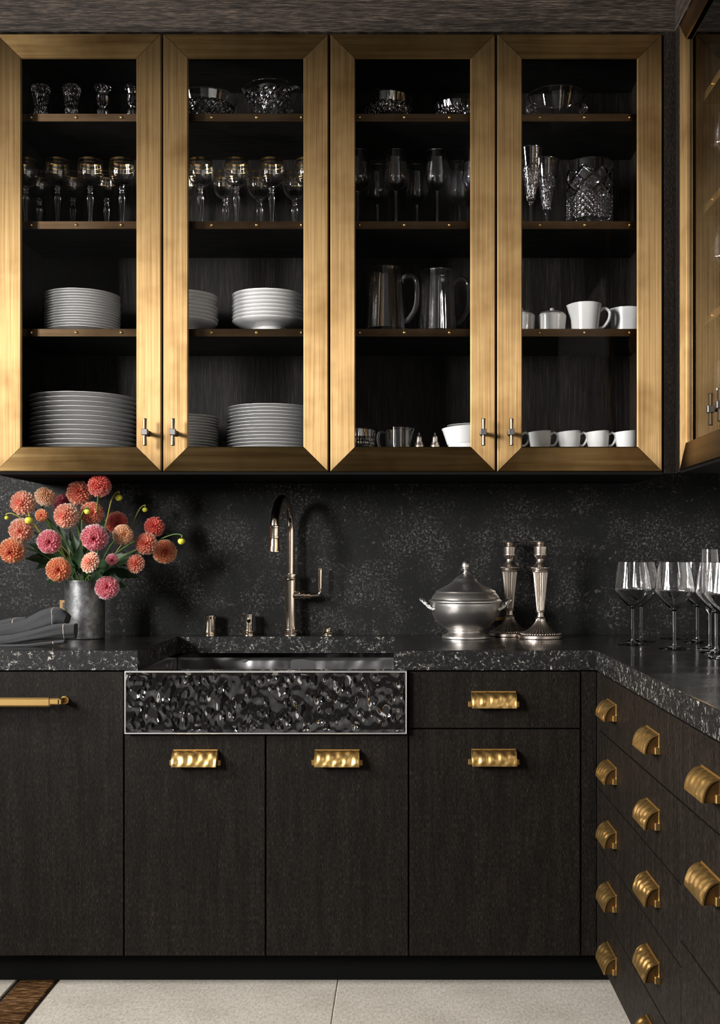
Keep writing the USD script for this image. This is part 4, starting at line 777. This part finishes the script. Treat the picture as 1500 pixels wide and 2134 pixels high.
part(mg, "handle", handle_loop([(0.044, 0, 0.072), (0.058, 0, 0.080), (0.073, 0, 0.070), (0.072, 0, 0.048), (0.058, 0, 0.026), (0.041, 0, 0.018)], 0.0048), porcelain, smooth=40)
def mug(p):
    part(p, "body", lathe([(0, 0.002), (0.041, 0.002), (0.043, 0.0), (0.0445, 0.002), (0.048, 0.045), (0.0535, 0.086), (0.0538, 0.0905), (0.0520, 0.091), (0.051, 0.086), (0.045, 0.045), (0.041, 0.008), (0, 0.006)], 64), porcelain, smooth=40)
    part(p, "handle", handle_loop([(0.049, 0, 0.072), (0.064, 0, 0.078), (0.078, 0, 0.066), (0.076, 0, 0.044), (0.062, 0, 0.024), (0.045, 0, 0.018)], 0.0048), porcelain, smooth=40)
mu = thing("mug", "wide white mug behind the creamer's handle, cut off by the door frame", "mug", (X_(1304, 3.46), 3.46 - DW, SH[2])); mug(mu)
def teacup(p):
    part(p, "cup", lathe([(0, 0.003), (0.018, 0.003), (0.019, 0.0), (0.021, 0.0), (0.0225, 0.006), (0.030, 0.018), (0.0340, 0.040), (0.0355, 0.062), (0.0345, 0.0628), (0.0330, 0.058), (0.0315, 0.038), (0.027, 0.020), (0, 0.012)], 56), porcelain, smooth=40)
    part(p, "handle", handle_loop([(0.0335, 0, 0.052), (0.044, 0, 0.056), (0.054, 0, 0.048), (0.052, 0, 0.034), (0.042, 0, 0.020), (0.0305, 0, 0.018)], 0.0036), porcelain, smooth=40)
tc = Proto(teacup)
sa = Proto(lambda p: part(p, "dish", plate_mesh(0.0405, 0.013), porcelain, smooth=35))
for n, px in enumerate((1067, 1127, 1188, 1247.5, 1307)):
    lab = ("teacup mostly hidden by the frame, only its handle showing", "white teacup, first whole one from the frame in the bottom row", "white teacup, second whole one in the bottom row", "white teacup, third whole one in the bottom row", "white teacup touching the far frame, end of the bottom row")[n]
    sa("teacup_saucer", f"small white saucer under the {lab[lab.find('teacup'):]}", "saucer", (X_(px, 3.37), 3.37 - DW, SH[1]), 0, "saucers under the teacups")
    tc("teacup", lab, "teacup", (X_(px, 3.37), 3.37 - DW, SH[1] + 0.0115), 0, "white teacups in the bottom row", tilt=(0, -5, 0))

# ------------------------------------------------------------------ vase, dahlias, napkins
vd = 3.464; vx, vy = X_(177, vd), vd - DW
va = thing("flower_vase", "mottled dark grey metal cylinder vase holding the dahlias", "vase", (vx, vy, TOP))
part(va, "vase_body", lathe([(0, 0), (0.058, 0.0), (0.0600, 0.002), (0.0603, 0.176), (0.0596, 0.1785), (0.0580, 0.1785), (0.0570, 0.176), (0.0570, 0.008), (0, 0.006)], 64), vase_mat, smooth=35)

def bloom_mesh(R, face, n, reach, seed, cup=0.55, length=0.55):
    """Dahlia: n cupped petals on a Fibonacci sphere, tight at the heart, wider outwards. Returns vertices, faces, petal coordinate."""
    rng = np.random.default_rng(seed); face = np.array(face, float); face /= np.linalg.norm(face)
    a = np.cross(face, [0, 0, 1.0]) if abs(face[2]) < 0.9 else np.cross(face, [1.0, 0, 0]); a /= np.linalg.norm(a); b = np.cross(face, a)
    V, Fc, C, off = [], [], [], 0; nu, nv = 7, 5; g = grid(nu, nv)
    s = np.array([0, 0.25, 0.5, 0.7, 0.85, 0.95, 1.0])[:, None]; t = np.linspace(-1, 1, nv)[None, :]
    for k in range(n):
        c = 1 - (1 - math.cos(reach)) * ((k + 0.5) / n); th = math.acos(c) * (0.93 + 0.07 * rng.random()); ph = k * 2.399963 + rng.normal(0, 0.06)
        dirn = math.cos(th) * face + math.sin(th) * (math.cos(ph) * a + math.sin(ph) * b)
        e_out = -math.sin(th) * face + math.cos(th) * (math.cos(ph) * a + math.sin(ph) * b)      # away from the heart
        side = np.cross(dirn, e_out); size = 0.45 + 0.55 * min(1, th / 0.9)
        wd = R * 0.205 * size * rng.uniform(0.92, 1.08); ln = R * length * (0.75 + 0.25 * size) ; tip = R * (0.90 + 0.06 * size) * rng.uniform(0.95, 1.05)
        prof = (0.45 + 0.55 * np.sin(PI * 0.5 * np.clip(s / 0.7, 0, 1))) * np.sqrt(np.clip(1 - (np.clip(s - 0.62, 0, 1) / 0.40) ** 2.4, 0.02, 1))
        x = wd * prof * t; cupd = cup * wd * (t ** 2) * (0.5 + 0.6 * s)
        rad = tip - ln * (1 - s) ; bend = 0.40 * R * s ** 1.6 * size
        pts = dirn * rad[..., None] * 1.0 + side * x[..., None] + (-e_out) * (cupd)[..., None] + e_out * (bend * np.ones_like(t))[..., None] * 0.55
        pts = pts.reshape(-1, 3); V.append(pts); Fc.append(g + off); off += len(pts)
        C.append((0.06 + 0.94 * min(1, th / 1.15) * (0.60 + 0.40 * np.clip(s, 0, 1) ** 1.2 * np.ones_like(t))).ravel())
    core = trimesh.creation.icosphere(2, R * 0.52); V.append(np.array(core.vertices)); Fc.append(np.array(core.faces) + off); C.append(np.zeros(len(core.vertices)))
    return np.vstack(V), np.vstack(Fc), np.concatenate(C)
def leaf_mesh(root, tip, width, up, fold=0.25, droop=0.1):
    root, tip = np.array(root, float), np.array(tip, float); ax = tip - root; L = np.linalg.norm(ax); ax /= L
    side = np.cross(ax, up); side /= np.linalg.norm(side); nrm = np.cross(side, ax); nu, nv = 12, 7
    s = np.linspace(0, 1, nu)[:, None]; t = np.linspace(-1, 1, nv)[None, :]
    w = width * np.sin(PI * np.clip(s, 0.02, 0.985) ** 0.75) * (1 + 0.10 * np.cos(s * 44)); x = w * t
    pts = root + ax * (s * L * np.ones_like(t))[..., None] + side * x[..., None] + nrm * (fold * np.abs(x) - droop * L * s ** 2)[..., None]
    v = pts.reshape(-1, 3); g = grid(nu, nv); n = len(v); v2 = v - nrm * 0.0005
    return np.vstack([v, v2]), np.vstack([g, g[:, ::-1] + n])
def bez(a, b, c, d, n=14):
    t = np.linspace(0, 1, n)[:, None]; return (1 - t) ** 3 * a + 3 * (1 - t) ** 2 * t * b + 3 * (1 - t) * t * t * c + t ** 3 * d
NST = [0]
def stem_path(P, back):
    k = NST[0]; NST[0] += 1
    ang = k * 2.4; r = 0.012 + 0.030 * ((k * 0.618) % 1)
    root = np.array([vx + r * math.cos(ang) * 0.8, vy + r * math.sin(ang) * 0.8, TOP + 0.012])
    dx = np.clip(P[0] - vx, -0.2, 0.2)
    mouth = np.array([vx + 0.22 * dx + 0.6 * r * math.cos(ang), vy + 0.25 * np.clip(P[1] - vy, -0.12, 0.12) + 0.6 * r * math.sin(ang), TOP + 0.178])
    e = P + back
    lower = np.stack([root + (mouth - root) * t for t in np.linspace(0, 0.85, 4)])
    L = np.linalg.norm(e - mouth)
    up = bez(mouth, mouth + np.array([0.25 * (e[0] - mouth[0]), 0.25 * (e[1] - mouth[1]), 0.45 * L]), e + back / np.linalg.norm(back) * 0.35 * L * 0.6, e, 16)
    return np.vstack([lower, up])
def dahlia(px, py, rpx, d, face, tint, label, n=None, reach=2.05, seed=0, stem=True, squash=1.0, length=0.55, cup=0.7):
    P = at(px, py, d); R = rpx * d / F
    fl = thing("dahlia", label, "dahlia", (vx, vy, TOP), group=None)
    n = n or int(150 + 30 * min(1.6, R / 0.04))
    f = np.array(face, float); f /= np.linalg.norm(f)
    v, fc, c = bloom_mesh(R, f, n, reach, seed, cup, length)
    if squash != 1.0: v = v - np.outer(v @ f, f) * (1 - squash)
    path = part(fl, "bloom", (v + P, fc), PETALS[tint], smooth=True, world=True, kind="stuff")
    UsdGeom.PrimvarsAPI(stage.GetPrimAtPath(path)).CreatePrimvar("petal", Sdf.ValueTypeNames.FloatArray, "vertex").Set(Vt.FloatArray.FromNumpy(c.astype(np.float32)))
    back = -f * R * 0.55 * squash
    if stem:
        part(fl, "stem", tube(stem_path(P, back), 0.0026, 8), stem_green, smooth=True, world=True)
        q = []
        a = np.cross(f, [0.3, 0.2, 1.0]); a /= np.linalg.norm(a); b_ = np.cross(f, a)
        for k in range(6):
            dd = math.cos(k * PI / 3) * a + math.sin(k * PI / 3) * b_; base = P + back
            q.append(leaf_mesh(base, base + (dd * 0.8 - f * 0.45) * R * 0.55, R * 0.13, f))
        part(fl, "sepal", cat_(*q), leaf_green, smooth=True, world=True, kind="stuff")
    return fl
D = [
 (49, 1049, 27, 3.36, (-0.25, -1, 0.05), "salmon", "round salmon dahlia at the upper left, heart turned to the viewer", {}),
 (94, 1036, 23, 3.37, (0.5, -0.5, 0.5), "peach", "pale peach-pink dahlia seen from the side between two full round blooms", {"squash": 0.8, "length": 0.65}),
 (165, 1028, 27, 3.40, (0.15, -1, 0.3), "coral", "coral dahlia near the top of the bunch, below the darkest red one", {}),
 (207, 1013, 25, 3.285, (0.2, -0.5, 0.55), "red", "deep red-coral dahlia topmost in the bunch, just under the cabinet", {"length": 0.65}),
 (131, 1050, 21, 3.45, (0.0, -0.8, 0.5), "pink", "deep pink dahlia mostly hidden behind the full pink-salmon bloom", {}),
 (139, 1075, 27, 3.31, (-0.35, -1, -0.02), "salmon", "full pink-salmon dahlia in the upper middle, facing forward", {}),
 (191, 1070, 25, 3.37, (0.35, -1, 0.1), "coral", "coral dahlia with a yellow bud hanging in front of it", {}),
 (243, 1089, 24, 3.46, (0.3, -0.9, -0.3), "red", "dark red dahlia in shadow behind the peach one", {"length": 0.62}),
 (44, 1105, 26, 3.33, (0.1, -1, -0.25), "salmon", "coral-pink loose-petalled dahlia at the left, above the big orange one", {"length": 0.68, "n": 150}),
 (103, 1129, 26, 3.29, (0.2, -1, -0.1), "pink", "hot pink dahlia with a dark crimson heart, left of centre", {}),
 (197, 1120, 29, 3.27, (0.1, -1, -0.25), "pink", "largest bright pink dahlia in the middle of the bunch", {}),
 (256, 1114, 22, 3.33, (0.5, -1, 0.0), "peach", "small round peach dahlia right of the largest pink bloom", {"length": 0.6}),
 (322, 1098, 22, 3.47, (0.0, -1, 0.25), "red", "coral-red dahlia at the upper right edge of the bunch", {"length": 0.68, "n": 140}),
 (305, 1133, 24, 3.37, (-0.15, -1, 0.1), "coral", "coral dahlia on the right, overlapping the amber one", {}),
 (343, 1150, 26, 3.45, (0.25, -1, 0.0), "orange", "loose amber-orange dahlia at the far right of the bunch", {"length": 0.7, "n": 140}),
 (26, 1147, 28, 3.32, (-0.05, -1, -0.35), "orange", "big orange-coral dahlia at the far left edge of the picture", {}),
 (122, 1187, 27, 3.30, (0.2, -1, -0.1), "orange", "round orange dahlia just above the vase rim with a dark heart", {}),
 (188, 1172, 24, 3.30, (-0.5, -0.75, 0.35), "salmon", "light coral dahlia seen in profile above the middle of the vase", {"squash": 0.6, "length": 0.68, "n": 140}),
 (233, 1166, 13, 3.36, (0.3, -0.8, -0.35), "pink", "small half-open pink dahlia low on the right side", {"squash": 0.9, "reach": 2.3, "n": 100}),
 (283, 1175, 21, 3.40, (-0.4, -0.9, 0.3), "coral", "coral dahlia seen from the side at the lower right", {"squash": 0.75, "length": 0.65, "n": 140}),
 (223, 1225, 26, 3.35, (0.2, -0.9, 0.25), "pink", "drooping pink dahlia hanging over the vase's right shoulder", {"squash": 0.85, "length": 0.65}),
 (87, 1074, 14, 3.35, (0.1, -0.9, -0.1), "orange", "small tight orange dahlia between two salmon blooms", {"n": 95}),
]
for k, (px, py, r, d, fc, tint, lab, kw) in enumerate(D):
    dahlia(px, py, r, d, fc, tint, lab, seed=100 + k, **kw)
def bud(px, py, r, d, label, via, olive=True):
    P = at(px, py, d); R = r * d / F; b_ = thing("dahlia_bud", label, "flower bud", (vx, vy, TOP))
    part(b_, "bud", move(lathe(cr([(0.0, -R * 0.9), (R * 0.55, -R * 0.75), (R * 0.95, -R * 0.2), (R * 0.9, R * 0.35), (R * 0.4, R * 0.75), (0, R * 0.8)], 4), 20, mod=lambda th, z, rr: 1 - 0.08 * np.abs(np.sin(th * 4))), P), bud_yellow, smooth=True, world=True)
    q = [leaf_mesh(P + (0, 0, R * 0.7), P + np.array([math.cos(a), math.sin(a), 0.75]) * R * 1.25, R * 0.32, (0, 0, 1)) for a in np.arange(6) * PI / 3]
    part(b_, "sepal", cat_(*q), leaf_green, smooth=True, world=True, kind="stuff")
    pts = [at(*w) for w in via] + [P + (0, 0, R * 1.6), P + (0, 0, R * 0.75)]
    root = np.array([vx + (0.02 if px > 177 else -0.02), vy, TOP + 0.012]); mouth = np.array([vx + (0.035 if px > 177 else -0.035), vy, TOP + 0.18])
    part(b_, "stem", tube(cr([root, (root + mouth) / 2, mouth] + pts, 6), 0.0019, 8), stem_olive if olive else stem_green, smooth=True, world=True)
bud(247, 1037, 8, 3.33, "yellow-green bud nodding on an arched stem beside the topmost red dahlia", [(205, 1140, 3.4), (220, 1095, 3.36), (233, 1040, 3.33)])
bud(182, 1066, 7, 3.30, "yellow bud hanging in front of the coral dahlia", [(170, 1130, 3.38), (168, 1080, 3.31)], False)
bud(60, 1084, 9, 3.31, "fat yellow bud below the round salmon dahlia at upper left", [(130, 1150, 3.38), (85, 1110, 3.33), (62, 1075, 3.31)])
bud(14, 1079, 5, 3.36, "tiny green bud at the left edge on a long reddish stem", [(140, 1150, 3.42), (72, 1098, 3.38), (30, 1072, 3.36)])
bud(302, 1062, 6, 3.52, "dim bud in shadow against the backsplash, right of the bunch", [(250, 1140, 3.46), (272, 1100, 3.50), (290, 1062, 3.52)])
bud(378, 1128, 8, 3.40, "yellow-green bud on the long stem reaching furthest right", [(250, 1165, 3.42), (325, 1128, 3.40), (360, 1114, 3.40)], False)
def leaf_spray(label, leaves):
    l = thing("dahlia_leaves", label, "leaves", (vx, vy, TOP))
    part(l, "stem", tube(cr([np.array([vx, vy + 0.01, TOP + 0.012]), np.array([vx, vy, TOP + 0.18])] + [at(*leaves[0][0])], 8), 0.0022, 8), stem_green, smooth=True, world=True)
    for a, b_, w, up in leaves: part(l, "leaf", leaf_mesh(at(*a), at(*b_), w, up), leaf_green, smooth=True, world=True)
leaf_spray("dark green leaves on the left, below the big orange-coral dahlia", [((110, 1165, 3.42), (55, 1162, 3.36), 0.018, (0.1, -1, 0.4)), ((120, 1160, 3.42), (60, 1130, 3.38), 0.016, (0, -1, 0.5)), ((130, 1150, 3.43), (75, 1185, 3.38), 0.020, (0.2, -1, 0.1)), ((130, 1200, 3.42), (98, 1214, 3.37), 0.013, (0, -1, 0.6))])
leaf_spray("broad dark leaves drooping on the right over the vase rim", [((200, 1195, 3.43), (258, 1222, 3.37), 0.026, (0.1, -1, 0.2)), ((195, 1190, 3.42), (235, 1172, 3.37), 0.024, (-0.2, -1, 0.3)), ((205, 1185, 3.45), (290, 1150, 3.42), 0.022, (0, -1, 0.5)), ((215, 1190, 3.46), (292, 1200, 3.44), 0.018, (0, -1, 0.5)), ((190, 1200, 3.40), (215, 1205, 3.36), 0.018, (0, -1, 0.4))])
leaf_spray("inner leaves and shoots standing upright in the middle of the bunch", [((170, 1195, 3.43), (150, 1110, 3.44), 0.020, (0.2, -1, 0)), ((175, 1195, 3.44), (205, 1100, 3.46), 0.022, (-0.2, -1, 0)), ((160, 1190, 3.41), (165, 1135, 3.38), 0.016, (0, -1, 0.1)), ((165, 1190, 3.45), (230, 1060, 3.46), 0.020, (-0.1, -1, 0.2)), ((160, 1200, 3.44), (115, 1080, 3.45), 0.020, (0.1, -1, 0)), ((180, 1200, 3.40), (178, 1150, 3.37), 0.014, (0.1, -1, 0.1)), ((150, 1200, 3.41), (140, 1160, 3.38), 0.016, (0.1, -1, 0.1))])

def roll(pts, ry, rz_, seed, n=28):
    """A rolled or folded napkin: flattened, slightly wrinkled sweep along pts with half-widths ry (across) and rz (height)."""
    p = cr(pts, 9); m = len(p); tt = np.linspace(0, 1, m); RY = np.interp(tt, np.linspace(0, 1, len(ry)), ry); RZ = np.interp(tt, np.linspace(0, 1, len(rz_)), rz_)
    t = np.gradient(p, axis=0); t /= np.linalg.norm(t, axis=1, keepdims=True); th = np.arange(n) * 2 * PI / n; v = []
    for i in range(m):
        s = np.cross(t[i], [0, 0, 1.0]); s /= np.linalg.norm(s); u = np.cross(s, t[i])
        w = 1 + 0.10 * np.sin(3 * th + 4 * tt[i] + seed) + 0.05 * np.sin(7 * th - 6 * tt[i] + seed)
        ct, st = np.cos(th), np.sin(th); sq = lambda x: np.sign(x) * np.abs(x) ** 0.8
        v.append(p[i] + s * (RY[i] * sq(ct) * w)[:, None] + u * (RZ[i] * sq(st) * w)[:, None])
    v = np.vstack(v + [p[:1], p[-1:]]); f = []
    for i in range(m - 1):
        for j in range(n): k = (j + 1) % n; a, b_, c_, d_ = i * n + j, i * n + k, (i + 1) * n + k, (i + 1) * n + j; f += [(a, b_, c_), (a, c_, d_)]
    for j in range(n): k = (j + 1) % n; f += [(m * n, k, j), (m * n + 1, (m - 1) * n + j, (m - 1) * n + k)]
    v[:, 2] = np.maximum(v[:, 2], TOP + 0.0006)
    def band(i0, grow=1.03):
        r = []
        for i in (i0, i0 + 1): c0 = p[i]; r.append(c0 + (v[i * n:(i + 1) * n] - c0) * grow)
        mid = (r[0] + r[1]) / 2; a0, a1 = mid * 0.68 + r[0] * 0.32, mid * 0.68 + r[1] * 0.32
        a0[:, 2] = np.maximum(a0[:, 2], TOP + 0.0004); a1[:, 2] = np.maximum(a1[:, 2], TOP + 0.0004)
        q = []
        for j in range(n): k = (j + 1) % n; q += [(j, k, n + k), (j, n + k, n + j)]
        return np.vstack([a0, a1]), np.array(q)
    return (v, np.array(f)), band, m
nd = 3.27
na = thing("napkin", "charcoal linen napkin lying underneath, its square corner showing at the back", "napkin", at(20, 1330, 3.33) * [1, 1, 0] + [0, 0, TOP])
(q, bd, m) = roll([at(-90, 1322, 3.36), at(-20, 1312, 3.36), at(30, 1300, 3.36), at(62, 1294, 3.36)], [0.045, 0.05, 0.05, 0.045], [0.016, 0.020, 0.016, 0.012], 0.5)
part(na, "cloth", q, linen, smooth=50, world=True); part(na, "stitching", bd(m - 9, 1.02), linen_pale, smooth=50, world=True)
na = thing("napkin", "charcoal linen napkin rolled on top, its bulky end beside the vase", "napkin", at(70, 1340, 3.28) * [1, 1, 0] + [0, 0, TOP])
(q, bd, m) = roll([at(-80, 1325, 3.29), at(-10, 1318, 3.29), at(50, 1308, 3.29), at(95, 1293, 3.29), at(120, 1288, 3.29), at(140, 1293, 3.29)], [0.03, 0.032, 0.034, 0.040, 0.042, 0.03], [0.018, 0.018, 0.020, 0.028, 0.030, 0.020], 1.3)
part(na, "cloth", q, linen, smooth=50, world=True); part(na, "stitching", bd(m - 12), linen_pale, smooth=50, world=True)
na = thing("napkin", "charcoal linen napkin folded in front, pale stitched hem near the vase", "napkin", at(80, 1345, 3.2) * [1, 1, 0] + [0, 0, TOP])
(q, bd, m) = roll([at(-60, 1338, 3.21), at(10, 1334, 3.21), at(70, 1324, 3.21), at(120, 1315, 3.215), at(158, 1314, 3.22)], [0.024, 0.026, 0.028, 0.030, 0.030], [0.010, 0.012, 0.014, 0.020, 0.022], 2.4)
part(na, "cloth", q, linen, smooth=50, world=True); part(na, "stitching", bd(m - 7), linen_pale, smooth=50, world=True)
na = thing("napkin", "thin folded edge of charcoal linen lying flat at the front of the pile", "napkin", at(60, 1350, 3.14) * [1, 1, 0] + [0, 0, TOP])
(q, bd, m) = roll([at(-40, 1347, 3.14), at(40, 1346, 3.14), at(90, 1342, 3.14), at(136, 1337, 3.14)], [0.012, 0.014, 0.014, 0.014], [0.004, 0.004, 0.005, 0.005], 3.1)
part(na, "cloth", q, linen, smooth=50, world=True); part(na, "stitching", bd(m - 6), linen_pale, smooth=50, world=True)
